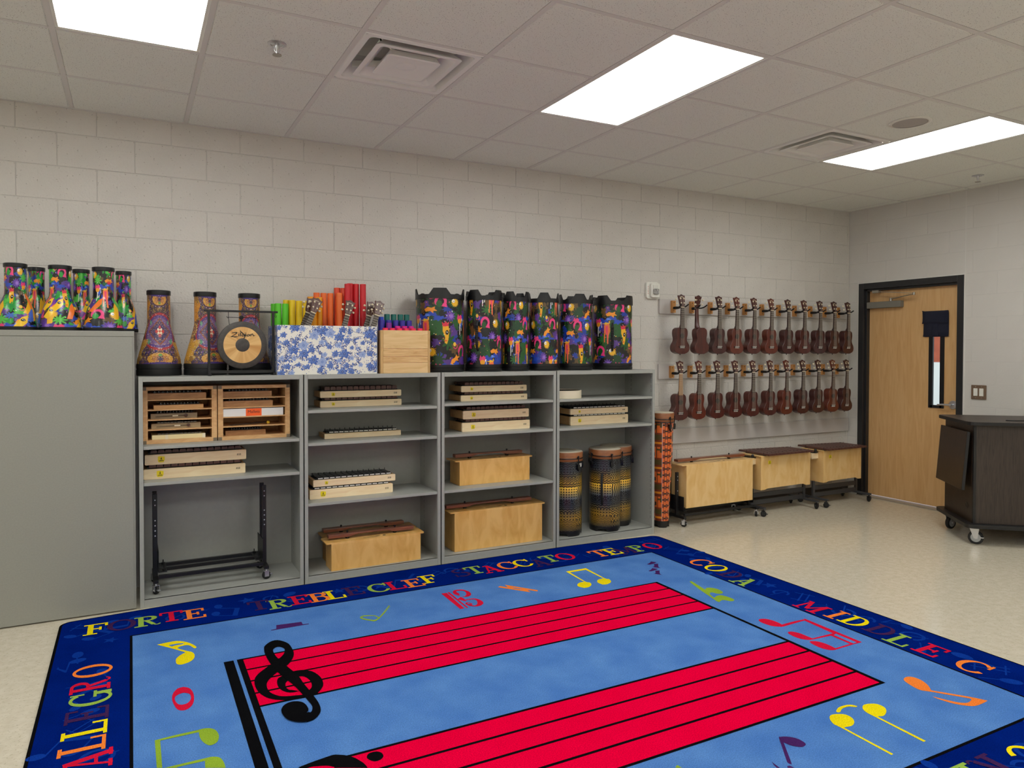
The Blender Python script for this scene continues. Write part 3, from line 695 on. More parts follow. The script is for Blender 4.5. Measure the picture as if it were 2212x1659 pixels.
# ================================================================ UKULELES
def outline(L, up, wa, lo, n=40):
    """half width against distance down the body"""
    pts = []
    for i in range(n+1):
        u = i/n
        xs_ = [0, .03, .08, .20, .30, .42, .52, .66, .78, .90, .96, .985, 1]; ys_ = [.3, .62, .86, 1, .97, wa/lo, wa/lo*1.06, .93, 1, .90, .70, .48, .30]
        ys_[0] = up/lo*.45; ys_[1] = up/lo*.78; ys_[2] = up/lo*.93; ys_[3] = up/lo; ys_[4] = up/lo*.965
        v = np.interp(u, xs_, ys_); pts.append((u*L, v))
    v = np.array([p[1] for p in pts]); k = np.array([.25, .5, .25])
    for _ in range(3): v[1:-1] = np.convolve(v, k, 'same')[1:-1]
    return [(pts[i][0], v[i]*lo) for i in range(n+1)]
BT, BLn = -.172, .226
OUT = outline(BLn, .062, .052, .084)
def uke_meshes(mw):
    R = [(h, BT-d) for d, h in OUT]; poly = R+[(-x, z) for x, z in R[::-1]]
    q = MB(); q.prism(poly, -.026, .036, 'y'); body = q.mesh('body', mw, True)
    q = MB(); nk = [(-.0175, -.0), (.0175, 0), (.0235, BT), (-.0235, BT)]
    # neck: rounded back section, tapering
    vs = []; n = 10
    for z, hw, dp in ((.004, .0165, .013), (-.08, .019, .015), (-.145, .021, .017), (BT-.004, .021, .040)):
        for k in range(n+1):
            a = PI*k/n; vs.append((hw*math.cos(a), -.027+dp*math.sin(a), z))
    fs = [(i*(n+1)+k, i*(n+1)+k+1, (i+1)*(n+1)+k+1, (i+1)*(n+1)+k) for i in range(3) for k in range(n)]+[(i*(n+1), i*(n+1)+n, (i+1)*(n+1)+n, (i+1)*(n+1))[::-1] for i in range(3)]+[tuple(range(n+1)), tuple(range(3*(n+1), 4*(n+1)))]
    q.add(vs, fs); neck = q.mesh('neck', mw, True)
    q = MB(); hp = [(-.018, .0), (.018, 0), (.025, .016), (.031, .075), (.036, .097), (.025, .095), (.014, .100), (0, .108), (-.014, .100), (-.025, .095), (-.036, .097), (-.031, .075), (-.025, .016)]
    q.prism(hp, -.034, -.021, 'y'); head = q.mesh('headstock', mw)
    return body, neck, head
q = MB(); q.prism([(-.0175, 0), (.0175, 0), (.0225, BT-.012), (-.0225, BT-.012)], -.031, -.027, 'y'); FB = q.mesh('fretboard', M_FRETB)
FB2 = FB.copy(); FB2.materials.clear(); FB2.materials.append(wood('light_fretboard', (150, 108, 66), (176, 132, 84), (20, 6, 3)))
q = MB()
for k in range(12):
    z = -.345*(1-2**(-(k+1)/12)); hw = .0175+.005*(-z/.184); q.box(-hw, hw, -.0322, -.031, z-.0008, z+.0008)
FR = q.mesh('fret', mat('nickel', (205, 200, 188), .3, metal=.6))
q = MB(); q.box(-.0178, .0178, -.0345, -.027, -.003, .004); NUT = q.mesh('nut', M_IVORY)
q = MB(); BZ = BT-.163; q.box(-.034, .034, -.030, -.026, BZ-.008, BZ+.006); BRG = q.mesh('bridge', M_FRETB)
q = MB(); q.box(-.024, .024, -.0335, -.030, BZ+.001, BZ+.0045); 
for k in range(4): q.box(-.018+.012*k-.0016, -.018+.012*k+.0016, -.0325, -.026, BZ-.013, BZ-.004)
SAD = q.mesh('saddle', M_WHITE)
q = MB()
for k in range(4): q.bar((-.0125+.0083*k, -.0345, .003), (-.018+.012*k, -.0342, BZ+.003), .0011, .0011)
STR = q.mesh('strings', M_STRING); q = MB()
for k, (x, z) in enumerate(((-.016, .030), (-.019, .068), (.019, .068), (.016, .030))): q.bar((-.0125+.0083*(0, 1, 2, 3)[k], -.0345, .003), (x*.85, -.037, z), .0009, .0009)
STR2 = q.mesh('peg_strings', M_STRING)
q = MB(); q.lathe([(0, 0), (.0225, 0), (.0225, .0006), (0, .0006)], 28, (0, -.0268, BT-.072), axis='y'); HOL = q.mesh('sound_hole', M_HOLE)
q = MB(); q.lathe([(0, -.006), (.0058, -.006), (.0058, 0), (.0, 0)], 10, (0, 0, 0), axis='y'); q.tube([(0, .008, 0), (0, .016, 0)], .003, 6); TPEG = q.mesh('tuner', M_IVORY, True)
q = MB(); q.ball((0, .022, 0), .0088, 8); q.tube([(0, .012, 0), (0, .02, 0)], .003, 6); KEY = q.mesh('button', M_IVORY, True)
q = MB(); q.lathe([(0, 0), (.0045, 0), (.004, -.010), (0, -.010)], 8, (0, 0, BT-BLn+.001)); PIN = q.mesh('strap_pin', M_BLACK)
q = MB()
n = 7
for k in range(n):
    a0 = math.radians(145-110*k/n-3); a1 = math.radians(145-110*(k+.62)/n-3)
    P = lambda a, r: (r*math.cos(a), -.0343, .062+r*math.sin(a))
    q.add([P(a0, .020), P(a1, .020), P(a1, .026), P(a0, .026)], [(0,1,2,3)])
ARC = q.mesh('lettering', M_IVORY)
UM = {k: uke_meshes(m) for k, m in (('m', M_MAHOG), ('d', M_MAHOG2), ('o', M_MAHOG3))}
def ukulele(tone, fb):
    t = thing('ukulele', 'x', 'ukulele')
    bo = put('body', UM[tone][0], t, bevel=.003)
    put('sound_hole', HOL, bo); br = put('bridge', BRG, bo); put('saddle', SAD, bo); put('strap_pin', PIN, bo)
    nk = put('neck', UM[tone][1], t); f = put('fretboard', fb, t); put('fret', FR, f); put('nut', NUT, f)
    hd = put('headstock', UM[tone][2], t, (0, 0, 0), (-.20, 0, 0), bevel=.001); put('lettering', ARC, hd)
    for x, z in ((-.016, .030), (-.019, .068), (.016, .030), (.019, .068)):
        put('tuner', TPEG, hd, (x*.9, -.034, z))
    put('strings', STR, t); put('peg_strings', STR2, hd)
    for x, z in ((-.026, .030), (-.030, .068), (.026, .030), (.030, .068)):
        o = put('button', KEY, hd, (x*.8, -.020, z), (0, 0, math.radians(62 if x < 0 else -62)))
    return t
PROTO = {}
R1X = [4.488, 4.697, 4.913, 5.122, 5.335, 5.552, 5.772, 5.988, 6.206, 6.408, 6.607]
R2X = [4.475, 4.682, 4.895, 5.108, 5.324, 5.544, 5.754, 5.974, 6.188, 6.394, 6.595]
ORD = ['first', 'second', 'third', 'fourth', 'fifth', 'sixth', 'seventh', 'eighth', 'ninth', 'tenth', 'eleventh']
T1 = 'mmdomodmddd'; T2 = 'mommmmoddod'
# rails on the wall
for x0, x1, z0, z1, lab in ((4.353, 6.79, 1.770, 1.899, 'upper grey painted board that holds the upper row of ukuleles'), (4.346, 6.79, 1.205, 1.337, 'lower grey painted board that holds the lower row of ukuleles'), (4.35, 6.805, .636, .768, 'bare grey painted board below both rows of ukuleles')):
    t = thing('wall_board', lab, 'board', (x0, -.002, z0), group='grey painted boards on the wall')
    q = MB(); q.prism(rrect(0, x1-x0, 0, z1-z0, .004, 2), -.020, 0, 'y'); q.build('board', mat('grey_board', (190, 184, 178), .5), t, bevel=.003)
q = MB(); q.prism(rrect(-.020, .020, -.052, .052, .003, 2), -.022, 0, 'y'); HB = q.mesh('block', M_OAK)
q = MB()
for z in (-.036, .036): q.lathe([(0, -.0228), (.0042, -.0225), (.0042, -.02)], 10, (.0, 0, z), axis='y')
HS = q.mesh('screw', M_HOLE)
q = MB(); q.tube([(0, -.02, -.012), (0, -.055, -.012), (0, -.088, -.012)], [.012, .0125, .010], 10); q.tube([(-.038, -.158, .012), (-.033, -.146, .002), (-.030, -.128, -.006), (-.024, -.106, -.011), (0, -.088, -.012), (.024, -.106, -.011), (.030, -.128, -.006), (.033, -.146, .002), (.040, -.160, .014)], .0060, 8)
HY = q.mesh('yoke', M_BLKR, True)
def hanger(x, z, lab):
    t = thing('ukulele_hanger', lab, 'hanger', (x, -.0225, z), group='oak and black ukulele hangers')
    put('block', HB, t); put('screw', HS, t); put('yoke', HY, t)
for row, (X_, zz, tn) in enumerate(((R1X, 1.822, T1), (R2X, 1.256, T2))):
    rn = ('upper', 'lower')[row]
    for i, x in enumerate(X_):
        key = (tn[i], row == 1 and i == 0)
        if key not in PROTO: PROTO[key] = ukulele(tn[i], FB2 if key[1] else FB); t = PROTO[key]
        else: t = copy_tree(PROTO[key])
        rev = row == 0 and i == 1
        x -= .013; t.location = (x, -.143, zz); rz = random.uniform(-.05, .05)+(.0 if not rev else PI+.06); t.rotation_euler = (0, random.uniform(-.008, .012), rz)
        col = {'m': 'mahogany', 'd': 'dark mahogany', 'o': 'orange-brown mahogany'}[tn[i]]
        if rev: lab = 'ukulele hung back to front, second from left in the upper row'
        elif row == 1 and i == 0: lab = 'mahogany ukulele with pale fretboard, first from left in the lower row'
        else: lab = '%s ukulele, %s from left in the %s row' % (col, ORD[i], rn)
        tag(t, lab, 'ukulele', 'soprano ukuleles on the wall')
        hanger(x+.016, zz+.012, 'hanger holding the %s ukulele from left in the %s row' % (ORD[i], rn))
# ================================================================ PRINTED DRUMS
class Canvas:
    """colour field of a printed wrap; u runs round (wraps), v runs up; both measured in units of the height"""
    def __init__(s, nu, nv, asp, bg):
        s.nu, s.nv, s.asp = nu, nv, asp
        s.a = np.zeros((nv, nu, 3)); s.a[:] = bg
        s.U, s.V = np.meshgrid((np.arange(nu)+.5)/nu*asp, (np.arange(nv)+.5)/nv)
    def _put(s, msk, col, noise=.0):
        c = np.array(col, float)
        if noise: s.a[msk] = np.clip(c*(1+noise*(rng.rand(msk.sum(), 1)-.5)), 0, 255)
        else: s.a[msk] = c
    loc = None
    def L(s, x, y):
        if s.loc is None: return x, y, 1
        return s.loc[0]+(x-s.loc[0])*s.loc[2], s.loc[1]+(y-s.loc[1])*s.loc[2], s.loc[2]
    def dx(s, x): return (s.U-x+s.asp*1.5) % s.asp-s.asp/2
    def ell(s, x, y, rx, ry, col, ang=0, inner=0, lo=None, hi=None):
        x, y, k = s.L(x, y); rx *= k; ry *= k
        d = s.dx(x); e = s.V-y; c, n = math.cos(ang), math.sin(ang)
        p = (d*c+e*n)/rx; q = (-d*n+e*c)/ry; r = np.hypot(p, q); m = (r < 1) & (r >= inner)
        if lo is not None: th = np.degrees(np.arctan2(q, p)) % 360; m &= ((th-lo) % 360 < (hi-lo) % 360)
        s._put(m, col)
    def star(s, x, y, r, col, n=7, depth=.55, ph=0, sq=1.0):
        x, y, k = s.L(x, y); r *= k
        d = s.dx(x); e = (s.V-y)/sq; th = np.arctan2(e, d)+ph; rr = np.hypot(d, e)
        lim = r*(1-depth*(.5-.5*np.cos(n*th))**1.0); s._put(rr < lim, col)
    def blob(s, x, y, r, col, sq=1.0, seed=0):
        x, y, k = s.L(x, y); r *= k
        d = s.dx(x); e = (s.V-y)/sq; th = np.arctan2(e, d); rr = np.hypot(d, e); R = np.random.RandomState(seed); lim = r*np.ones_like(th)
        for k in (2, 3, 5, 8): lim = lim*(1+R.uniform(.05, .22)*np.cos(k*th+R.uniform(0, 6)))
        s._put(rr < lim, col)
    def poly(s, pts, col, ox=0, oy=0, sx=1, sy=1, rot=0):
        c, n = math.cos(rot), math.sin(rot)
        P = [((x*sx)*c-(y*sy)*n+ox, (x*sx)*n+(y*sy)*c+oy) for x, y in pts]; cx = sum(p[0] for p in P)/len(P)
        d = s.dx(cx)+cx; m = np.zeros_like(d, bool)
        for (x0, y0), (x1, y1) in zip(P, P[1:]+P[:1]):
            if y0 == y1: continue
            cr = ((y0 > s.V) != (y1 > s.V)) & (d < (x1-x0)*(s.V-y0)/(y1-y0)+x0); m ^= cr
        s._put(m, col)
    def lin(s):
        c = s.a/255.0; return np.where(c <= .04045, c/12.92, ((c+.055)/1.055)**2.4)
def print_mesh(name, prof, cv, m, n_rot=0):
    """surface of revolution with one vertex per canvas sample; prof(v)->(r, z)"""
    nu, nv = cv.nu, cv.nv
    th = 2*PI*np.arange(nu)/nu; rz = np.array([prof(k/(nv-1)) for k in range(nv)])
    co = np.zeros((nv, nu, 3)); co[:, :, 0] = rz[:, 0:1]*np.cos(th); co[:, :, 1] = rz[:, 0:1]*np.sin(th); co[:, :, 2] = rz[:, 1:2]
    me = grid_mesh(name, co, cv.lin(), True, m); return me
def grid_mesh(name, co, col, wrap, m):
    nv, nu = co.shape[:2]; me = bpy.data.meshes.new(name); me.vertices.add(nu*nv); me.vertices.foreach_set('co', co.ravel())
    i = np.arange(nu if wrap else nu-1); k = np.arange(nv-1); I, K_ = np.meshgrid(i, k); J = (I+1) % nu
    q = np.stack([K_*nu+I, K_*nu+J, (K_+1)*nu+J, (K_+1)*nu+I], -1).reshape(-1, 4); nf = len(q)
    me.loops.add(nf*4); me.loops.foreach_set('vertex_index', q.ravel().astype(np.int32))
    me.polygons.add(nf); me.polygons.foreach_set('loop_start', np.arange(0, nf*4, 4, dtype=np.int32)); me.polygons.foreach_set('loop_total', np.full(nf, 4, np.int32))
    me.polygons.foreach_set('use_smooth', [True]*nf); me.update(calc_edges=True)
    at = me.color_attributes.new('print', 'FLOAT_COLOR', 'POINT'); c4 = np.ones((nv*nu, 4)); c4[:, :3] = col.reshape(-1, 3); at.data.foreach_set('color', c4.ravel())
    me.materials.append(m); return me
def jungle(cv, seed, night=True):
    """crowded animal and plant print"""
    R = np.random.RandomState(seed); G = ((30, 84, 34), (44, 104, 44), (22, 62, 34)) if night else ((34, 150, 52), (22, 110, 60), (84, 184, 66))
    asp = cv.asp; tile = asp/round(asp/.70)
    for k in range(int(70*asp)):
        cv.blob(R.uniform(0, asp), R.uniform(0, 1), R.uniform(.04, .10), [(18, 18, 20), G[0], G[2], (30, 60, 150), (84, 52, 132), (96, 74, 40)][R.randint(6)], R.uniform(.5, 1.3), R.randint(999))
    for n in range(int(round(asp/tile))):
        for m in range(2):
            k_ = 1.38; ox = n*tile+(.34 if m else 0); oy = m*.70-.04
            cv.k, cv.ox, cv.oy = k_, ox, oy
            def P(pts, col, x, y, s=1, rot=0): cv.poly(pts, col, ox+x*k_, oy+y*k_, s*k_, s*k_, rot)
            ox0, oy0 = ox, oy; cv.loc = (ox, oy, k_)
            # blue pool, purple bush
            for a, bb in ((.10, .04), (.20, .07), (.28, .03)): cv.blob(ox+a, oy+bb, .055, (36, 70, 178), .45, 3+int(a*100))
            cv.blob(ox+.16, oy+.06, .03, (92, 132, 220), .4, 9)
            cv.star(ox+.40, oy+.05, .06, (98, 58, 158), 11, .4); cv.star(ox+.41, oy+.05, .03, (150, 110, 200), 9, .5)
            # leafy tufts
            cv.star(ox+.33, oy+.33, .085, G[1], 9, .62, 0, .7); cv.star(ox+.12, oy+.30, .075, G[0], 8, .5, 1, 1.3); cv.star(ox+.02, oy+.12, .07, G[2], 9, .6)
            # long yellow face with one black eye and red crest
            P([(-.035, .12), (.0, .10), (.03, .125), (.035, .02), (.028, -.05), (.012, -.10), (-.012, -.085), (-.006, -.03), (-.03, .03)], (232, 172, 30), .09, .37)
            P([(-.04, .13), (-.02, .11), (.0, .135), (.02, .11), (.036, .135), (.03, .085), (-.03, .08)], (214, 40, 70), .09, .37)
            P([(-.02, -.055), (.02, -.06), (.0, -.075)], (220, 90, 40), .09, .37)
            cv.ell(ox+.103, oy+.39, .017, .024, (12, 12, 14)); cv.ell(ox+.099, oy+.395, .003, .006, (235, 235, 230)); cv.ell(ox+.108, oy+.391, .003, .006, (235, 235, 230))
            # orange and pink long-legged figure
            P([(-.03, .10), (.04, .12), (.05, .03), (.03, -.02), (.025, -.12), (.012, -.12), (.008, -.02), (-.012, .0), (-.02, -.10), (-.03, -.10), (-.03, .0)], (240, 120, 60), .38, .40)
            P([(-.01, .09), (.02, .09), (.018, .0), (.012, -.10), (.005, -.02), (-.004, .02)], (232, 64, 110), .38, .40)
            P([(-.05, .12), (-.01, .15), (.03, .13), (.05, .15), (.06, .12), (.0, .105)], (236, 186, 50), .37, .40)
            # white and blue drip shape
            P([(-.035, .09), (.03, .10), (.04, .03), (.015, .035), (.012, -.03), (.002, -.03), (0, .03), (-.012, .02), (-.016, -.07), (-.026, -.07), (-.026, .03)], (236, 234, 228), .285, .44)
            P([(-.01, .06), (.03, .08), (.03, .02), (.0, -.01)], (46, 84, 190), .285, .44)
            # pink curled ring with green centre
            cv.ell(ox+.30, oy+.20, .062, .062, (234, 62, 130), 0, .55, 300, 220); cv.ell(ox+.285, oy+.175, .03, .035, G[0]); P([(-.03, -.02), (.03, -.03), (.02, .03)], (234, 62, 130), .335, .17)
            # yellow fluffy head
            cv.star(ox+.455, oy+.19, .048, (232, 180, 40), 15, .3); cv.ell(ox+.435, oy+.205, .018, .018, (240, 236, 226)); cv.ell(ox+.44, oy+.20, .005, .005, (20, 20, 20))
            # crouching orange animal
            P([(-.07, -.02), (-.04, .015), (0, .02), (.03, .045), (.035, .02), (.07, .01), (.03, -.005), (.04, -.03), (.0, -.015), (-.05, -.04)], (240, 150, 40), .20, .115, 1, .35*(-1)**m)
            # pink eared yellow blob
            P([(-.045, .01), (-.03, .055), (-.01, .03), (.012, .05), (.04, .03), (.03, -.02), (-.03, -.02)], (230, 60, 120), .02, .02); cv.ell(ox+.02, oy+.0, .033, .026, (244, 164, 36))
            cv.ell(ox+.19, oy+.27, .018, .020, (238, 190, 60)); cv.ell(ox+.20, oy+.25, .028, .028, (230, 60, 120), 0, .72, 200, 60)
    cv.loc = None
    for k in range(int(70*asp)):
        cv.ell(R.uniform(0, asp), R.uniform(0, 1), R.uniform(.003, .008), R.uniform(.003, .010), [(240, 190, 90), (230, 70, 120), (16, 16, 18), (240, 236, 226), (60, 120, 60), (240, 130, 60)][R.randint(6)], R.uniform(0, 3))
    return cv
M_PRINT = vcol('printed_wrap', .3, .3); M_PRINT2 = vcol('printed_wrap_satin', .45)
# ---- tall jungle drums with a crowned black collar
KH = .535
def kanga_mesh(seed, roll):
    cv = jungle(Canvas(440, 230, 2.1, (18, 18, 20)), seed); cv.a = np.roll(cv.a, roll, 0)
    return print_mesh('shell', lambda v: (.985, .032+v*(KH-.05)), cv, M_PRINT)
KM = [kanga_mesh(3, 0), kanga_mesh(11, 95), kanga_mesh(8, 160)]
def crown(R):
    q = MB(); n = 144; vs = []
    for i in range(n):
        a = 2*PI*i/n; d = abs((i/n*4) % 1-.5)*90; h = KH+.002+.042*max(0, min(1, (26-d)/11)); h += .006*max(0, min(1, (d-38)/3)) if R > .12 else 0
        for r, z in ((R+.0035, KH-.028), (R+.0035, h-.002), (R+.001, h), (R-.004, h), (R-.004, KH-.028)): vs.append((r*math.cos(a), r*math.sin(a), z))
    q.add(vs, [(i*5+k, ((i+1) % n)*5+k, ((i+1) % n)*5+(k+1) % 5, i*5+(k+1) % 5) for i in range(n) for k in range(5)])
    return q
CROWN = [0, -33, -22, 2, 14, -30]
for ki, (x, R, y, km, rot, lab, hd) in enumerate(((2.243, .170, -.186, 0, 4.2, 'widest jungle print drum, leftmost, beside the plain wooden box', 0), (2.564, .129, -.235, 1, 5.2, 'second jungle print drum from the left, with a black side handle', 1), (2.827, .101, -.225, 2, 4.9, 'narrowest jungle print drum, third from the left', 0),
                                  (3.071, .1113, -.225, 1, 3.6, 'fourth jungle print drum from the left', 0), (3.359, .128, -.225, 2, 2.0, 'fifth jungle print drum from the left', 0), (3.709, .156, -.222, 0, 4.3, 'rightmost jungle print drum, with a black side handle', 1))):
    t = thing('nesting_drum', lab, 'drum', (x, y, TOPZ), 0, 'jungle print drums on top of the shelves')
    o = put('shell', KM[km], t, (0, 0, 0), (0, 0, rot)); o.scale = (R, R, 1)
    q = crown(R); q.build('collar', M_BLKP, t, rot=(0, 0, math.atan2(-4.9-y, .296-x)+math.radians(CROWN[ki]+45)), smooth=True)
    q = MB(); q.lathe([(0, 0), (R, 0), (R+.002, .004), (R+.002, .024), (R-.001, .027), (R-.001, .031), (R+.002, .033), (R+.002, .052), (R-.004, .052)], 64); q.build('base_ring', M_BLKP, t, smooth=True)
    q = MB(); q.lathe([(R-.004, KH-.03), (R*.5, KH-.0295), (0, KH-.029)], 48); q.build('drum_head', M_SKIN, t, smooth=True)
    if hd:
        a = -2.35 if R < .14 else -2.2; c, s_ = math.cos(a), math.sin(a)
        q = MB(); pts = [(c*(R+dr), s_*(R+dr), z) for dr, z in ((.0, .36), (.018, .345), (.026, .31), (.028, .26), (.026, .20), (.018, .165), (0, .15))]
        q.tube(pts, [.008, .009, .010, .0105, .010, .009, .008], 8)
        for k in range(11): zz = .19+.013*k; q.lathe([(.0100, zz), (.0128, zz+.003), (.0128, zz+.006), (.0100, zz+.009)], 10, (c*(R+.027), s_*(R+.027), 0))
        q.build('side_handle', M_BLKR, t, smooth=True)
# ---- flared drums on the cabinet
def flare(pts):
    hs = [p[0] for p in pts]; rs = [p[1] for p in pts]
    def f(v): z = hs[0]+(hs[-1]-hs[0])*v; return (float(np.interp(z, hs, rs)), z)
    return f
def smooth_prof(pts, k=40):
    hs = np.linspace(pts[0][0], pts[-1][0], k); rs = np.interp(hs, [p[0] for p in pts], [p[1] for p in pts])
    for _ in range(3): rs[1:-1] = (rs[:-2]+2*rs[1:-1]+rs[2:])/4
    return list(zip(hs, rs))
FP = smooth_prof([(.018, .099), (.05, .096), (.10, .088), (.14, .076), (.17, .063), (.185, .054), (.20, .0525), (.335, .0525)])
def daycv(seed):
    cv = jungle(Canvas(320, 210, 1.35, (20, 20, 22)), seed, False); R = np.random.RandomState(seed+5)
    for k in range(9): cv.poly([(-.05, -.2), (.03, -.2), (.10, .0), (.06, .12), (.0, .05)], [(240, 180, 30), (240, 120, 40), (70, 110, 200), (120, 50, 150)][k % 4], R.uniform(0, 1.35), R.uniform(.05, .5), .8, .9, R.uniform(-.6, .4))
    for k in range(10): cv.star(R.uniform(0, 1.35), R.uniform(0, 1), R.uniform(.05, .09), [(30, 140, 60), (80, 190, 70), (20, 100, 60), (60, 100, 190), (214, 40, 60)][k % 5], 9, .6, k, .7)
    for k in range(5): x, y = R.uniform(0, 1.35), R.uniform(.05, .45); cv.poly([(-.05, -.12), (.02, -.13), (.06, .0), (.03, .12), (-.03, .06)], (244, 196, 30), x, y, 1, 1, -.4); cv.ell(x+.01, y+.02, .028, .022, (18, 18, 20)); cv.ell(x+.004, y+.025, .006, .005, (240, 240, 236)); cv.ell(x+.02, y+.018, .006, .005, (240, 240, 236))
    return cv
FM = [print_mesh('shell', flare(FP), daycv(s), M_PRINT) for s in (21, 34)]
q = MB(); q.lathe([(0, 0), (.1005, 0), (.1015, .004), (.1015, .016), (.0985, .0195)], 56); FBm = q.mesh('base_ring', M_BLKR, True)
q = MB(); q.lathe([(.0530, .334), (.0565, .335), (.0570, .341), (.0570, .355), (.054, .357), (.050, .353), (0, .353)], 48); FRm = q.mesh('rim', M_BLKP, True)
for x, y, s_, rz, mi, lab in ((-.250, -.285, .97, 3.9, 0, 'front jungle print flared drum at the far left of the cabinet top'), (-.045, -.285, 1.0, 4.6, 1, 'front jungle print flared drum in the middle of the cabinet top'), (.163, -.285, 1.0, 5.6, 0, 'front jungle print flared drum nearest the right edge of the cabinet'),
                             (-.172, -.115, .76, 2.1, 1, 'smaller flared drum behind, between the far left and middle front ones'), (.046, -.115, .78, 5.9, 1, 'smaller flared drum behind, between the middle and right front ones'), (.262, -.115, .75, 4.1, 0, 'smaller flared drum behind, overhanging the right edge of the cabinet')):
    t = thing('flared_drum', lab, 'drum', (x, y, 1.5595), 0, 'bright flared drums on the grey cabinet')
    zs = 1.0
    for me, nm in ((FM[mi], 'shell'), (FBm, 'base_ring'), (FRm, 'rim')):
        o = put(nm, me, t, (0, 0, 0), (0, 0, rz)); o.scale = (s_, s_, zs)
# ---- purple mandala flared drums
def mandala():
    cv = Canvas(400, 250, 1.55, (84, 66, 70)); asp = cv.asp; R = np.random.RandomState(2)
    n = 2; w_ = asp/n
    for k in range(700):
        x, y = R.uniform(0, w_/2), R.uniform(0, 1); c = [(96, 58, 120), (150, 118, 60), (66, 58, 60), (52, 40, 96), (120, 84, 54)][R.randint(5)]
        for j in range(n):
            for sg in (1, -1): cv.ell(j*w_+w_/2+sg*x, y, R.uniform(.006, .02), R.uniform(.006, .02), c, sg*R.uniform(0, 3))
    for j in range(n):
        c = j*w_+w_/2
        cv.ell(c, .47, .30, .27, (170, 50, 56)); cv.ell(c, .47, .275, .235, (92, 66, 130)); cv.ell(c, .47, .25, .20, (120, 92, 140)); cv.poly([(-.22, 0), (0, .20), (.22, 0), (0, -.20)], (140, 74, 48), c, .47); cv.poly([(-.19, 0), (0, .17), (.19, 0), (0, -.17)], (84, 62, 96), c, .47)
        cv.star(c, .47, .12, (56, 44, 92), 8, .4, .4); cv.star(c, .47, .085, (196, 60, 50), 4, .55, 0); cv.star(c, .47, .06, (236, 214, 180), 4, .6, PI/4); cv.ell(c, .47, .018, .018, (180, 40, 40))
        for sg in (1, -1):
            cv.poly([(.0, 0), (.05, .04), (.08, .0), (.03, -.05)], (96, 150, 120), c+sg*.16, .60, sg); cv.poly([(.0, 0), (.05, .04), (.08, .0), (.03, -.05)], (96, 150, 120), c+sg*.14, .33, sg)
        for y, d in ((.93, 1), (.08, -1)):
            cv.ell(c, y, .17, .10, (66, 40, 60)); cv.ell(c, y, .155, .088, (206, 150, 60)); cv.ell(c, y, .10, .055, (180, 120, 60)); cv.star(c, y, .045, (70, 56, 90), 7, .5); cv.ell(c, y-d*.055, .025, .02, (110, 150, 70))
        cv.ell(c, -.01, .24, .045, (70, 48, 120)); cv.ell(c, 1.01, .24, .045, (70, 48, 120))
        e = j*w_
        for y in (.10, .90): cv.blob(e, y, .17, (178, 142, 62), 1.2, 4); cv.blob(e, y, .12, (146, 108, 54), 1.2, 8)
        cv.blob(e, .22, .12, (200, 150, 56), 1.6, 5); cv.blob(e, .76, .12, (206, 140, 54), 1.6, 5)
        cv.ell(e, .50, .11, .13, (98, 66, 56)); cv.star(e, .50, .115, (206, 168, 92), 16, .25); cv.star(e, .50, .085, (112, 60, 66), 16, .3); cv.ell(e, .50, .04, .05, (196, 150, 90)); cv.ell(e, .50, .02, .025, (90, 50, 90))
    for k in range(900):
        x, y = R.uniform(0, w_/2), R.uniform(0, 1); c = [(214, 204, 220), (50, 36, 70), (226, 190, 110), (150, 60, 60), (40, 34, 34)][R.randint(5)]
        for j in range(n):
            for sg in (1, -1): cv.ell(j*w_+w_/2+sg*x, y, .0035, .0045, c)
    return cv
MP = smooth_prof([(.068, .1205), (.09, .119), (.29, .066), (.31, .0625), (.478, .0620)], 60)
MM = print_mesh('shell', flare(MP), mandala(), M_PRINT2)
q = MB(); q.lathe([(0, 0), (.1215, 0), (.1235, .004), (.1235, .034), (.1215, .036), (.1215, .040), (.1235, .042), (.1235, .066), (.121, .070)], 64); MBm = q.mesh('base_ring', M_BLKR, True)
q = MB(); q.lathe([(.0625, .476), (.0655, .477), (.066, .482), (.066, .502), (.063, .505), (.059, .500), (0, .500)], 48); MRm = q.mesh('rim', M_BLKP, True)
for x, rz, lab in ((.4455, 4.60-PI/2+.15, 'first purple and gold mandala drum, next to the tall cabinet'), (.6995, 3.5, 'second purple and gold mandala drum, half behind the gong frame'), (.954, 4.75+PI/2, 'third purple and gold mandala drum, directly behind the gong')):
    t = thing('flared_drum', lab, 'drum', (x+(x-.29)*.012, -.156, TOPZ), 0, 'purple mandala drums on the shelf')
    for me, nm in ((MM, 'shell'), (MBm, 'base_ring'), (MRm, 'rim')): put(nm, me, t, (0, 0, 0), (0, 0, rz))
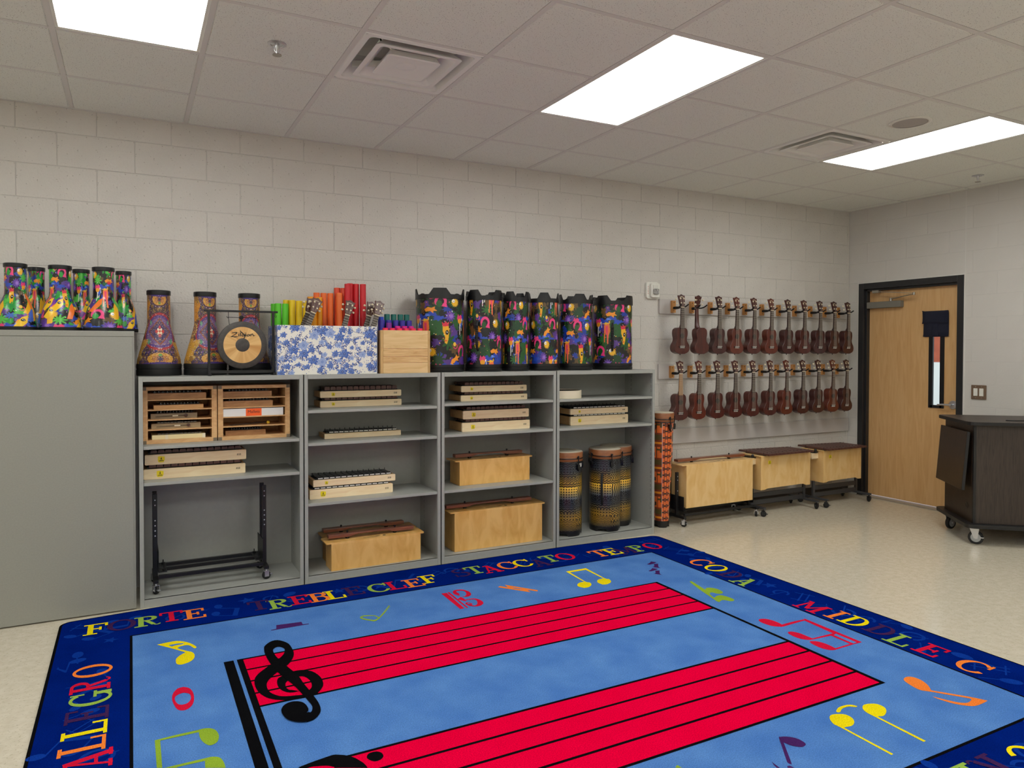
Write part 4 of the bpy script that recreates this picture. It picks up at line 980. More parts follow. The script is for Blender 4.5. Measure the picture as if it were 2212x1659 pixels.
# ---- gold and black patterned tall drums
def kuba():
    cv = Canvas(420, 300, 1.35, (26, 24, 22)); asp = cv.asp; U, V = cv.U, cv.V
    glow = .5+.5*np.cos((V*2.02-.30)*2*PI); glow = np.clip(glow*1.25-.15, 0, 1)
    fg = np.stack([84+156*glow, 90+98*glow, 98-30*glow], -1); bg = np.stack([18+40*glow, 18+24*glow, 22-6*glow], -1); cv.a = bg.copy()
    rows = [(0, .07, 'dia'), (.07, .16, 'dia'), (.16, .26, 'tri'), (.26, .33, 'grid'), (.33, .38, 'chev'), (.38, .44, 'dia1'), (.44, .62, 'mix'), (.62, .68, 'chev'), (.68, .76, 'stripe'), (.76, .82, 'grid'), (.82, .90, 'tri'), (.90, 1.01, 'dia')]
    for a, b_, kind in rows:
        m = (V >= a) & (V < b_); v = (V-a)/(b_-a)
        for k, (c0, c1) in enumerate(((0, .34), (.34, .62), (.62, .95), (.95, 1.35))):
            mm = m & (U >= c0) & (U < c1); kd = kind
            if kind == 'mix': kd = ('vert', 'gold', 'vert', 'gold')[k]
            elif k % 2: kd = {'dia': 'chev2', 'tri': 'ring', 'grid': 'chev', 'stripe': 'tri', 'chev': 'chev', 'dia1': 'dia1'}.get(kind, kind)
            s_ = (b_-a)
            if kd == 'dia': f = np.abs((U/s_*1.6) % 1-.5)+np.abs(v-.5); on = (np.abs(f-.42) < .07) | (f < .1)
            elif kd == 'dia1': f = np.abs((U/s_*.8) % 1-.5)+np.abs(v-.5); on = np.abs(f-.38) < .07
            elif kd == 'tri': f = (U/s_*1.6) % 1; on = np.abs(np.abs(f-.5)*2-(v*3 % 1)) < .2
            elif kd == 'grid': on = (((U*30) % 1) < .2) | (((V*30) % 1) < .22)
            elif kd in ('chev', 'chev2'): f = (v*(2 if kd == 'chev' else 4)+np.abs((U*19) % 1-.5)) % 1; on = f < .34
            elif kd == 'ring': f = np.hypot((U*24) % 1-.5, (V*24) % 1-.5); on = np.abs(f-.32) < .10
            elif kd == 'stripe': on = ((U*30+np.sin(V*60)*.5) % 1) < .4
            elif kd == 'vert': on = ((U*25+.5*np.abs((V*9) % 1-.5)) % 1) < .45
            elif kd == 'gold': f = np.hypot((U*28) % 1-.5, ((V*28) % 1-.5)); on = ~(f < .30)
            mm2 = mm & on; cv.a[mm2] = fg[mm2]*(1.1 if kd in ('gold', 'vert') else .85)
    cv.a = np.clip(cv.a, 0, 255); return cv
def skin_drum(t, R, H, wrap, rot, lugs, rb=None, tune=.10, hoop=.036):
    """tunable drum: printed shell, foot, wooden hoops, skin head and lug brackets"""
    rb = rb or R
    o = put('shell', wrap, t, (0, 0, 0), (0, 0, rot))
    q = MB(); q.lathe([(R+.004, H-tune), (R+.006, H-tune+.003), (R+.006, H-tune+.018), (R+.004, H-tune+.020), (R, H-tune+.02)], 56); q.build('lower_hoop', M_HOOP, t, smooth=True)
    q = MB(); q.lathe([(R+.003, H-tune+.028), (R+.006, H-hoop-.022), (R+.006, H-.006), (R+.002, H), (R-.002, H-.0005)], 56); q.build('upper_hoop', M_HOOP, t, smooth=True)
    q = MB(); q.lathe([(R+.005, H-.003), (R, H+.0005), (R*.6, H+.001), (0, H+.0015)], 56); q.build('drum_head', M_SKIN, t, smooth=True)
    for z in (H-tune+.0235, H-tune-.004): q = MB(); q.tube([((R+.007)*math.cos(2*PI*i/40), (R+.007)*math.sin(2*PI*i/40), z) for i in range(41)], .0035, 6); q.build('metal_ring', M_BLKP, t, smooth=True)
    for k in range(lugs):
        a = 2*PI*k/lugs+rot; c, s_ = math.cos(a), math.sin(a); e = MB()
        e.tube([(R+.016, 0, H-tune+.034), (R+.016, 0, H-tune-.03)], .0035, 8); e.tube([(R+.006, 0, H-tune+.026), (R+.014, -.008, H-tune+.036), (R+.014, .008, H-tune+.036), (R+.006, 0, H-tune+.026)], .004, 6)
        e.prism([(-.010, H-tune-.02), (.010, H-tune-.02), (.011, H-tune-.045), (0, H-tune-.068), (-.011, H-tune-.045)], R+.004, R+.022, 'x'); e.ball((R+.016, 0, H-tune+.040), .006, 8)
        e.build('lug', M_BLKP, t, rot=(0, 0, a), smooth=True)
def foot(t, R, H, gaps, m=None):
    q = MB(); n = 96; vs = []
    for i in range(n):
        u = (i/n*gaps) % 1; d = abs(u-.5)*2; z = .0 if d > .45 else .018*min(1, (.45-d)/.12)
        a = 2*PI*i/n
        for r, zz in ((R+.001, z), (R+.003, H*.6), (R+.001, H), (R-.008, H), (R-.008, z)): vs.append((r*math.cos(a), r*math.sin(a), zz))
    q.add(vs, [(i*5+k, ((i+1) % n)*5+k, ((i+1) % n)*5+(k+1) % 5, i*5+(k+1) % 5) for i in range(n) for k in range(5)]); q.build('foot', m or M_BLKP, t, smooth=True)
KB = print_mesh('shell', lambda v: (.121, .04+v*.535), kuba(), M_PRINT)
for x, y, z_, rot, lab, bd in ((3.262, -.245, 0, 4.9, 'leftmost of three gold and black patterned tall drums', 1), (3.612, -.262, 0, 4.5, 'middle and front gold and black patterned tall drum', 2), (3.795, -.158, 0, 5.5, 'gold and black patterned tall drum standing behind at the right', 0)):
    t = thing('tubano_drum', lab, 'drum', (x, y, .052), 0, 'gold and black patterned drums in the fourth shelf unit'); t.name = 'tall_floor_drum'
    skin_drum(t, .121, .635, KB, rot, 5, tune=.072); foot(t, .119, .045, 4)
    if bd == 1:
        a = -1.05; q = MB(); q.prism(rrect(-.017, .017, .520, .548, .005), .1215, .1235, 'x'); q.build('badge', mat('silver_badge', (196, 196, 190), .4), t, rot=(0, 0, a))
    if bd == 2:
        a = -2.35; q = MB(); q.tube([(.121, 0, .45), (.140, 0, .43), (.148, 0, .36), (.148, 0, .30), (.140, 0, .23), (.121, 0, .21)], .009, 8); q.build('side_handle', M_BLKR, t, rot=(0, 0, a), smooth=True)
# ---- orange kente drum
def kente():
    cv = Canvas(260, 340, .62, (232, 110, 44)); asp = cv.asp; U, V = cv.U, cv.V
    O, BR, K, OL, Y = (236, 106, 44), (128, 52, 30), (24, 22, 18), (84, 70, 30), (232, 140, 30)
    ncol = 6; cw = asp/ncol; ch = .25
    for c in range(ncol):
        m = (U >= c*cw) & (U < (c+1)*cw); u = (U-c*cw)/cw
        if c % 2 == 0:
            v = (V/ch*1.0+.0) % 1
            for lo, hi, col in ((0, .12, BR), (.12, .2, Y), (.2, .28, BR), (.28, .5, OL), (.5, .56, BR)): cv.a[m & (v >= lo) & (v < hi)] = col
            w1 = m & (v >= .56); vv = (v-.56)/.44; q1 = np.floor(vv*6)/6; d1 = np.abs(u-.5); d2 = np.abs(vv-.5)
            cv.a[w1 & (u+0*q1 < .5) & (np.abs(q1-.25) < (.5-u)*.5)] = K; cv.a[w1 & (u >= .5) & (np.abs(q1-.66) < (u-.5)*.5)] = OL
            cv.a[w1 & (d1 < .04)] = K
        else:
            v = (V/ch*4) % 1; par = (np.floor(V/ch*4)+np.floor(u*4)) % 2
            cv.a[m & (par == 0) & (np.abs(v-.5) < .30)] = BR; cv.a[m & (np.abs((u*4) % 1-.5) > .42)] = K; cv.a[m & (par == 1) & (np.abs(v-.5) < .12)] = K
        cv.a[m & (u < .05)] = (236, 190, 170)
    return cv
KP = smooth_prof([(.052, .060), (.30, .070), (.60, .086), (.87, .092)], 40)
t = thing('djembe', 'tall slim orange kente patterned drum on the floor beside the shelves', 'drum', (4.197, -.245, 0)); t.name = 'tall_floor_drum'
skin_drum(t, .092, .945, print_mesh('shell', flare(KP), kente(), M_PRINT), .9, 5, tune=.075); foot(t, .060, .054, 3)

# ================================================================ GONG
t = thing('gong_stand', 'black square-tube frame that the gong hangs from', 'stand', (.708, -.342, TOPZ))
W_ = .367
for x in (0, W_):
    q = MB(); q.box(x-.007, x+.007, -.007, .007, .008, .388); q.build('post', M_BLACK, t, bevel=.001)
    q = MB(); q.box(x-.009, x+.009, -.055, .055, 0, .016); q.build('foot', M_BLACK, t, bevel=.001)
q = MB(); q.box(-.028, W_+.028, -.006, .006, .378, .390); q.build('top_bar', M_BLACK, t, bevel=.001)
q = MB(); q.box(0, W_, -.006, .006, .012, .030); q.build('bottom_bar', M_BLACK, t, bevel=.001)
q = MB(); q.tube([(W_+.012, 0, .378), (W_+.012, 0, .366), (W_+.010, -.004, .356), (W_+.014, -.008, .350), (W_+.019, -.006, .356), (W_+.019, -.004, .364)], .0016, 6); q.build('mallet_hook', M_BLACK, t)
GC = (.895, -.350, 1.485)
t = thing('gong', 'round bronze gong with dark rim lettered Zildjian', 'gong', GC)
M_GONGD = mat('gong_dark', (72, 68, 64), .55, metal=.3, var=.15, vscale=60)
M_BRONZE = mat('gong_bronze', (226, 176, 112), .30, metal=.85)
nt = M_BRONZE.node_tree; N = nt.nodes; L_ = nt.links
tc = N.new('ShaderNodeTexCoord'); sp = N.new('ShaderNodeSeparateXYZ'); L_.new(tc.outputs['Object'], sp.inputs[0]); at2 = N.new('ShaderNodeMath'); at2.operation = 'ARCTAN2'; L_.new(sp.outputs[2], at2.inputs[0]); L_.new(sp.outputs[0], at2.inputs[1])
ns = N.new('ShaderNodeTexNoise'); ns.noise_dimensions = '1D'; ns.inputs['Scale'].default_value = 5; ns.inputs['Detail'].default_value = 6; L_.new(at2.outputs[0], ns.inputs['W'])
rp = N.new('ShaderNodeValToRGB'); rp.color_ramp.elements[0].position = .3; ns.inputs['Scale'].default_value = 1.6; ns.inputs['Detail'].default_value = 3; rp.color_ramp.elements[0].color = rgb(206, 150, 92); rp.color_ramp.elements[1].position = .7; rp.color_ramp.elements[1].color = rgb(244, 206, 146)  # tone by angle paints a radial sheen into the bronze colour
L_.new(ns.outputs[0], rp.inputs[0]); L_.new(rp.outputs[0], N['Principled BSDF'].inputs['Base Color'])
q = MB(); q.lathe([(.108, -.0055), (.136, -.004), (.1415, .0), (.142, .022), (.139, .022), (.138, .003), (.0, .0)], 96, axis='y'); q.build('rim', M_GONGD, t, smooth=True)
q = MB(); q.lathe([(.1085, -.0056), (.075, -.0062), (.040, -.006)], 96, axis='y'); q.build('bronze_ring', M_BRONZE, t, smooth=True)
q = MB(); q.lathe([(.0405, -.006), (.036, -.0085), (.015, -.009), (0, -.009)], 64, axis='y'); q.build('centre_boss', M_GONGD, t, smooth=True)
q = MB()
def stroke(pts, w0, y=-.0070):
    n = len(pts); w_ = w0 if isinstance(w0, list) else [w0]*n; L1 = []; R1 = []
    for i, (x, z) in enumerate(pts):
        a = Vector(pts[max(i-1, 0)]); c = Vector(pts[min(i+1, n-1)]); dd = (c-a).normalized(); nn = Vector((-dd.y, dd.x))*w_[i]/2
        L1.append((x+nn.x, y, z+nn.y)); R1.append((x-nn.x, y, z-nn.y))
    q.add(L1+R1, [(i, i+1, n+i+1, n+i) for i in range(n-1)])
sc = .142/444
def G_(pts): return [((x-775)*sc*1.02, (1033-y)*sc) for x, y in pts]
for pts, w_ in (([(585, 822), (600, 805), (660, 800), (688, 800)], [.5, 2, 3, 1]), ([(680, 803), (640, 840), (570, 884)], [3, 2, 2]), ([(560, 886), (600, 876), (640, 884), (695, 878)], [.5, 2.5, 3.4, 1.5]),
                ([(708, 826), (712, 840), (710, 868), (722, 872)], [3, 3, 3, 1]), ([(736, 800), (740, 830), (738, 866), (750, 872)], [3, 3, 3, 1]), ([(796, 838), (775, 836), (762, 852), (770, 868), (790, 866), (800, 850)], [2, 2.4, 3, 3, 2, 2]),
                ([(738, 752), (735, 775), (760, 800), (790, 825), (800, 845), (802, 868)], [.5, 2.6, 3.4, 3, 3, 2.5]), ([(815, 828), (816, 860), (812, 890), (795, 910), (765, 916)], [3, 3, 3, 2, 1]), ([(832, 828), (836, 845), (834, 866), (846, 870)], [3, 3, 3, 1]),
                ([(893, 838), (870, 836), (856, 852), (864, 868), (882, 864), (895, 848)], [2, 2.4, 3, 3, 2, 2]), ([(896, 832), (898, 855), (908, 866)], [3, 3, 1]), ([(918, 826), (922, 845), (920, 866)], [2.5, 3, 3]), ([(921, 845), (935, 828), (950, 822), (956, 840), (962, 858), (985, 854), (997, 846)], [1, 2.4, 3, 3, 3, 2, .5]),
                ([(706, 812), (714, 808)], 4), ([(814, 812), (822, 808)], 4), ([(832, 812), (840, 808)], 4)):
    w2 = [a*.0019 for a in w_] if isinstance(w_, list) else w_*.0016
    stroke(G_(pts), w2)
q.build('lettering', M_BLACK, t)
q = MB()
for s_ in (-1, 1): q.tube([(s_*.073, .008, .118), (s_*.078, .006, .165), (s_*.078, .006, .196)], .0018, 6); q.tube([(s_*.078, .006, .160), (s_*.086, .002, .164), (s_*.087, .002, .172)], .0016, 6)
q.tube([(-.082, .004, .165), (.082, .004, .163)], .0020, 6); q.build('hanging_cord', M_BLACK, t)
t = thing('gong_mallet', 'black gong beater resting upright behind the gong', 'mallet', (.893, -.312, TOPZ+.030))
q = MB(); q.tube([(0, .0, 0), (.0, -.006, .305)], .0045, 8); q.build('handle', M_BLACK, t, smooth=True)
q = MB(); q.lathe([(0, -.018), (.010, -.018), (.012, -.012), (.012, .012), (.010, .018), (0, .018)], 20, (0, -.006, .318), axis='y'); q.build('head', M_BLACK, t, smooth=True)

# ================================================================ FLORAL BOX AND WOODEN BOX
def floral(nu, nv, asp, seed):
    cv = Canvas(nu, nv, asp, (232, 229, 218)); R = np.random.RandomState(seed)
    B1, B2, B3, B4 = (58, 92, 168), (96, 126, 190), (42, 62, 122), (150, 168, 208)
    def leaf(x, y, s, a, c): cv.poly([(0, -.5), (.28, -.2), (.30, .12), (0, .55), (-.28, .14), (-.26, -.2)], c, x, y, s, s, a); cv.poly([(0, -.4), (.14, -.1), (.02, .3)], B2 if c == B1 else B4, x, y, s, s, a)
    for k in range(150):
        x, y = R.uniform(0, asp), R.uniform(0, 1); a = R.uniform(0, 6.28)
        for j in range(9):
            x += .022*math.cos(a); y += .022*math.sin(a); a += R.uniform(-.45, .45); cv.ell(x, y, .014, .0045, B3, a)
            if j % 2: leaf(x+.03*math.cos(a+1.3), y+.03*math.sin(a+1.3), R.uniform(.035, .06), a+R.uniform(-1, 1), [B1, B2, B3][R.randint(3)])
    pts = []
    for k in range(400):
        p = (R.uniform(0, asp), R.uniform(.03, .97))
        if all(min(abs(p[0]-z[0]), asp-abs(p[0]-z[0]))**2+(p[1]-z[1])**2 > .155**2 for z in pts): pts.append(p)
    for k, (x, y) in enumerate(pts):
        s_ = R.uniform(.055, .10) if k % 4 else .13; dark = k % 3 != 2
        for j in range(13): a = j*2.4; rr = s_*.75*math.sqrt((j+1)/13); leaf(x+rr*math.cos(a), y+rr*.8*math.sin(a), s_*.62, a-PI/2, B1 if dark and j % 3 else (B2 if dark else B4))
        cv.star(x, y, s_*.45, B2 if dark else B4, 9, .35, k); cv.star(x, y, s_*.26, B3 if dark else B2, 7, .5, k); cv.ell(x, y, s_*.08, s_*.08, B4)
    for k in range(260): cv.ell(R.uniform(0, asp), R.uniform(0, 1), R.uniform(.004, .011), R.uniform(.004, .007), [B1, B3, B2][R.randint(3)], R.uniform(0, 3))
    return cv
FX0, FX1, FYF, FYB, FZ1 = 1.089, 1.720, -.392, -.070, 1.608
t = thing('floral_box', 'open box covered in blue and white floral paper', 'box', (FX0, FYF, TOPZ))
H_ = FZ1-TOPZ; L = FX1-FX0; Dp = FYB-FYF
q = MB(); q.box(.002, L-.002, .002, .010, 0, H_-.001); q.box(.002, L-.002, Dp-.01, Dp-.002, 0, H_-.001); q.box(.002, .010, .01, Dp-.01, 0, H_-.001); q.box(L-.01, L-.002, .01, Dp-.01, 0, H_-.001); q.box(.01, L-.01, .01, Dp-.01, 0, .006)
q.build('board', M_PAPER, t)
M_FLOR = vcol('floral_paper', .5)
cv = floral(520, 250, 2.12, 4); c_ = np.zeros((250, 520, 3)); c_[:, :, 0] = np.linspace(0, L, 520); c_[:, :, 1] = .0015; c_[:, :, 2] = np.linspace(0, H_, 250)[:, None]
put('front_paper', grid_mesh('front_paper', c_, cv.lin(), False, M_FLOR), t)
cv2 = floral(240, 250, .98, 9); 
for nm, x in (('side_paper', .0015), ('side_paper', L-.0015)):
    c_ = np.zeros((250, 240, 3)); c_[:, :, 0] = x; c_[:, :, 1] = np.linspace(0, Dp, 240); c_[:, :, 2] = np.linspace(0, H_, 250)[:, None]
    put(nm, grid_mesh(nm, c_, cv2.lin(), False, M_FLOR), t)
q = MB(); q.box(-.001, 0.002, 0, .004, 0, H_); q.box(L-.002, L+.001, 0, .004, 0, H_); q.build('corner_fold_shade', mat('fold_shadow', (120, 128, 150), .6), t)  # grey-blue strips paint the shade along the paper's corner folds
t = thing('wooden_box', 'open pale wooden box of planks beside the floral box', 'box', (1.738, -.405, TOPZ))
Lb = .344; Hb = .282; Db = .146
M_PINE = wood('pine_plank', (212, 174, 116), (226, 192, 138), (2.2, 6, 16), .5, 0, 2.4); M_PINED = wood('pine_knotty', (196, 150, 92), (224, 186, 130), (2.4, 6, 26), .5, 0, 2.6); M_PINES = wood('pine_side', (160, 120, 84), (178, 138, 98), (6, 2, 10), .6)
for k, (z0, z1) in enumerate(((0, .068), (.069, .110), (.111, .162), (.163, Hb))):
    q = MB(); q.box(.019, Lb-.016, 0, .012, z0, z1); q.build('front_plank', M_PINED if k in (1, 2) else M_PINE, t, bevel=.0008)
q = MB(); q.box(0, .018, .0, .018, 0, Hb); q.box(Lb-.015, Lb, 0, .018, 0, Hb); q.build('corner_post', wood('pine_edge', (190, 152, 96), (206, 168, 110), (6, 6, 3)), t, bevel=.001)
q = MB(); q.box(0, .012, .018, Db, 0, Hb-.002); q.box(Lb-.012, Lb, .018, Db, 0, Hb-.002); q.box(.012, Lb-.012, Db-.012, Db, 0, Hb-.002); q.box(.012, Lb-.012, .012, Db-.012, 0, .01); q.build('side_panel', M_PINES, t, bevel=.001)
# tubes
def tube_thing(col, name, x, y, top, R, lab, grp, bot=TOPZ+.011):
    t = thing('percussion_tube', lab, 'tube', (x, y, bot), 0, grp); h = top-bot
    m = mat('tube_'+name, col, .38)
    q = MB(); q.lathe([(R-.0015, 0), (R, .001), (R, h-.001), (R-.0015, h), (R-.0025, h-.002), (R-.0025, .0), (R-.0015, 0)], 24); q.build('tube', m, t, smooth=True)
GR = 'long coloured tubes standing in the floral box'
CT = {'green': (92, 200, 44), 'yellow': (232, 196, 24), 'amber': (242, 160, 24), 'orange': (238, 112, 48), 'vermilion': (222, 76, 44), 'red': (206, 34, 44)}
for c, x, y, top, lab in (('green', 1.121, -.112, 1.752, 'leftmost long green tube, half hidden behind its neighbour'), ('green', 1.1395, -.150, 1.753, 'middle long green tube in the floral box'), ('green', 1.183, -.158, 1.752, 'rightmost long green tube, next to the yellow tubes'),
    ('yellow', 1.197, -.115, 1.779, 'back yellow tube beside the green ones, mostly hidden'), ('yellow', 1.2275, -.150, 1.777, 'first full yellow tube from the left'), ('yellow', 1.271, -.150, 1.774, 'second full yellow tube from the left'), ('yellow', 1.316, -.150, 1.774, 'yellow tube partly behind the leftmost ukulele heads'),
    ('amber', 1.352, -.118, 1.806, 'amber tube behind the leftmost ukulele heads, left one'), ('amber', 1.362, -.166, 1.770, 'short amber tube just right of the leftmost fretboards'), ('amber', 1.402, -.150, 1.802, 'amber tube behind the leftmost ukulele heads, right one'),
    ('orange', 1.394, -.110, 1.834, 'leftmost orange tube, behind the amber ones'), ('orange', 1.4385, -.118, 1.833, 'second orange tube from the left'), ('orange', 1.4835, -.118, 1.833, 'third orange tube from the left'), ('orange', 1.5345, -.150, 1.835, 'rightmost orange tube, standing slightly apart'),
    ('vermilion', 1.532, -.106, 1.872, 'left of the two taller red-orange tubes'), ('vermilion', 1.572, -.118, 1.871, 'right of the two taller red-orange tubes'),
    ('red', 1.590, -.155, 1.897, 'tallest red tube at the left of the red group, mostly hidden'), ('red', 1.6165, -.118, 1.904, 'second tallest red tube from the left'), ('red', 1.6585, -.118, 1.902, 'third tallest red tube from the left'), ('red', 1.6965, -.150, 1.900, 'rightmost tallest red tube')):
    tube_thing(CT[c], c, x, y, top, .0205, lab, GR, TOPZ+.0065)
GS = 'short coloured tubes standing in the wooden box'
C2 = {'teal': (14, 96, 88), 'bluetube': (34, 70, 190), 'indigo': (54, 44, 150), 'purple': (126, 36, 140), 'magenta': (206, 24, 140), 'pinkred': (232, 40, 80)}
WR = 0
for c, n, y, x0, dx, top in (('teal', 4, -.283, 1.822, .0465, 1.695), ('bluetube', 1, -.283, 1.779, .044, 1.676), ('indigo', 5, -.314, 1.778, .0470, 1.654), ('purple', 1, -.345, 1.815, .04, 1.635), ('magenta', 3, -.345, 1.875, .0470, 1.615), ('pinkred', 6, -.376, 1.780, .0480, 1.600)):
    for k in range(n):
        xx = x0+dx*k
        if c == 'teal' and k == 3: xx -= .002
        cn = {'bluetube': 'blue', 'pinkred': 'pinkish red'}.get(c, c)
        lab = ('short %s tube, %s from left in its colour row' % (cn, ORD[k])) if n > 1 else 'the only short %s tube in the wooden box' % cn
        tube_thing(C2[c], c, xx, y, top, .0190, lab, GS, TOPZ+.0108)
# ukuleles standing in the floral box
M_SOUV = wood('brown_headstock', (74, 44, 38), (92, 56, 48), (20, 6, 3), .4)
UM['b'] = uke_meshes(M_SOUV)
def makala(parent):
    for k, chh in enumerate('MAKALA'):
        a = math.radians(112-44*k/5); put('lettering', text_mesh(chh, .0115, M_IVORY), parent, (.052*math.cos(a), -.0347, .031+.052*math.sin(a)), (PI/2, 0, 0)).rotation_euler = (PI/2, -(a-PI/2), 0)
proto = ukulele('b', FB)
for h in [o for o in KIDS[proto.name] if o.name.startswith('headstock')]:
    old = [x for x in KIDS[h.name] if x.name.startswith('lettering')]; KIDS[h.name] = [x for x in KIDS[h.name] if x not in old]
    for o in old: bpy.data.objects.remove(o)
    makala(h)
for k, (x, y, z, tl_, rz, lab) in enumerate(((1.322, -.300, 1.690, .40, .0, 'ukulele in the floral box, front one of the left pair'), (1.302, -.240, 1.690, .36, .05, 'ukulele in the floral box, rear one of the left pair'), (1.543, -.300, 1.680, .28, -.05, 'lone middle ukulele standing in the floral box'),
                                            (1.738, -.300, 1.683, .31, .0, 'ukulele in the floral box, front lighter one of the right pair'), (1.703, -.240, 1.680, .30, .0, 'ukulele in the floral box, rear one of the right pair'))):
    u_ = proto if k == 0 else copy_tree(proto)
    u_.location = (x, y, z); u_.rotation_euler = (-.06, tl_, rz); u_.scale = (.92, .92, .92)
    tag(u_, lab, 'ukulele', 'ukuleles standing in the floral box')

# ================================================================ TEACHING CART
U_ = Vector((.763, -.647, 0)); V_ = Vector((.643, .765, 0))
t = thing('rolling_lectern', 'dark wood rolling lectern cabinet with a folded side shelf, by the door', 'lectern', (5.915, -1.745, 0)); t.rotation_euler = (0, 0, math.atan2(-.647, .763))
# local x along the front, local y back along the left side
WX, DYc = .62, .60
q = MB(); q.box(.018, WX-.018, .0, .018, .160, .895); q.build('front_panel', M_DARKW, t)
q = MB(); q.box(.0, .018, -.004, .018, .158, .895); q.box(WX-.018, WX, -.004, .018, .158, .895); q.build('corner_edge', M_BAND, t, bevel=.002)
q = MB(); q.box(.0, .018, .018, DYc-.04, .158, .895); q.box(WX-.018, WX, .018, DYc-.04, .158, .895); q.box(.018, WX-.018, DYc-.058, DYc-.04, .158, .895); q.box(.018, WX-.018, .018, DYc-.058, .30, .315)
q.build('side_panel', M_DARKS, t, bevel=.001)
q = MB(); q.prism(rrect(-.045, WX+.045, -.045, DYc+.01, .05), .897, .925); q.build('top', M_DARKS, t, bevel=.002)
q = MB(); q.prism(rrect(-.047, WX+.047, -.047, DYc+.012, .051), .900, .922); q.build('top_edge', M_BAND, t)
q = MB(); q.prism(rrect(-.055, WX+.055, -.055, DYc+.02, .05), .130, .158); q.build('base_board', M_BAND, t, bevel=.002)
q = MB(); q.bar((-.040, .02+.28, .845), (-.072, .02+.28, .405), .535, .020, up=(0, 1, 0)); 
sh = MB(); n = MB()
P8 = [(-.040, .845), (-.074, .405), (-.054, .403), (-.020, .843)]
sh.prism(P8, .015, .545, 'y'); o = sh.build('folding_shelf', M_DARKS, t, bevel=.004)
e = MB(); e.prism([(-.0405, .8455), (-.0745, .4045), (-.0535, .4025), (-.0195, .8425)], .008, .0152, 'y'); e.build('shelf_edge', M_BAND, o, bevel=.002)
q = MB(); q.box(-.030, 0, .10, .13, .80, .84); q.box(-.030, 0, .42, .45, .80, .84); q.box(-.05, 0, .27, .29, .50, .60); q.build('shelf_bracket', M_BAND, t)
q = MB(); q.lathe([(.024, -.002), (.020, -.003), (0, -.001)], 24, (0, .11, .275), axis='x'); q.build('grommet', M_BLKP, t)
q = MB(); q.lathe([(.05, .926), (.045, .928), (0, .928)], 24, (.50, .30, 0)); q.tube([(.26, .12, .928), (.30, .08, .930), (.38, .09, .930), (.46, .13, .929)], .004, 6); q.build('cable_cover', M_BLKP, t, smooth=True)
q = MB(); q.lathe([(0, -.014), (.020, -.014), (.024, -.012), (.0, -.013)], 28, axis='x'); q = MB()
q.lathe([(0, -.012), (.030, -.012), (.036, -.015), (.046, -.014), (.050, -.010), (.050, .010), (.046, .014), (.036, .015), (.030, .012), (0, .012)], 36, (0, 0, .050), axis='x')
CW = q.mesh('wheel', M_BLKR, True)
q = MB(); q.lathe([(.0, -.0165), (.032, -.0150), (.034, -.013), (.034, .013), (.032, .0150), (0, .0165)], 32, (0, 0, .050), axis='x'); CH_ = q.mesh('hub', mat('hub_grey', (168, 170, 172), .35, metal=.3), True)
q = MB()
for s_ in (-1, 1): q.prism([(-.022, .122), (.040, .122), (.012, .045), (-.012, .043)], s_*.020-.0012, s_*.020+.0012, 'x')
q.box(-.022, .022, -.024, .042, .120, .1225); q.box(-.042, .042, -.036, .050, .1265, .130); q.lathe([(.022, .1225), (.024, .1265)], 20, (0, .008, 0)); q.lathe([(0, -.024), (.008, -.024), (.008, .024), (0, .024)], 12, (0, 0, .050), axis='x'); q.box(-.022, .022, -.052, -.030, .052, .058)
CFk = q.mesh('fork', M_CHROME)
for x, y, rz in ((.03, .02, 1.15), (.025, DYc-.10, 2.2), (WX-.03, .02, 2.0), (WX-.03, DYc-.10, .5)):
    e = put('caster', CW, t, (x, y, .0), (0, 0, rz)); put('hub', CH_, e); put('fork', CFk, e)
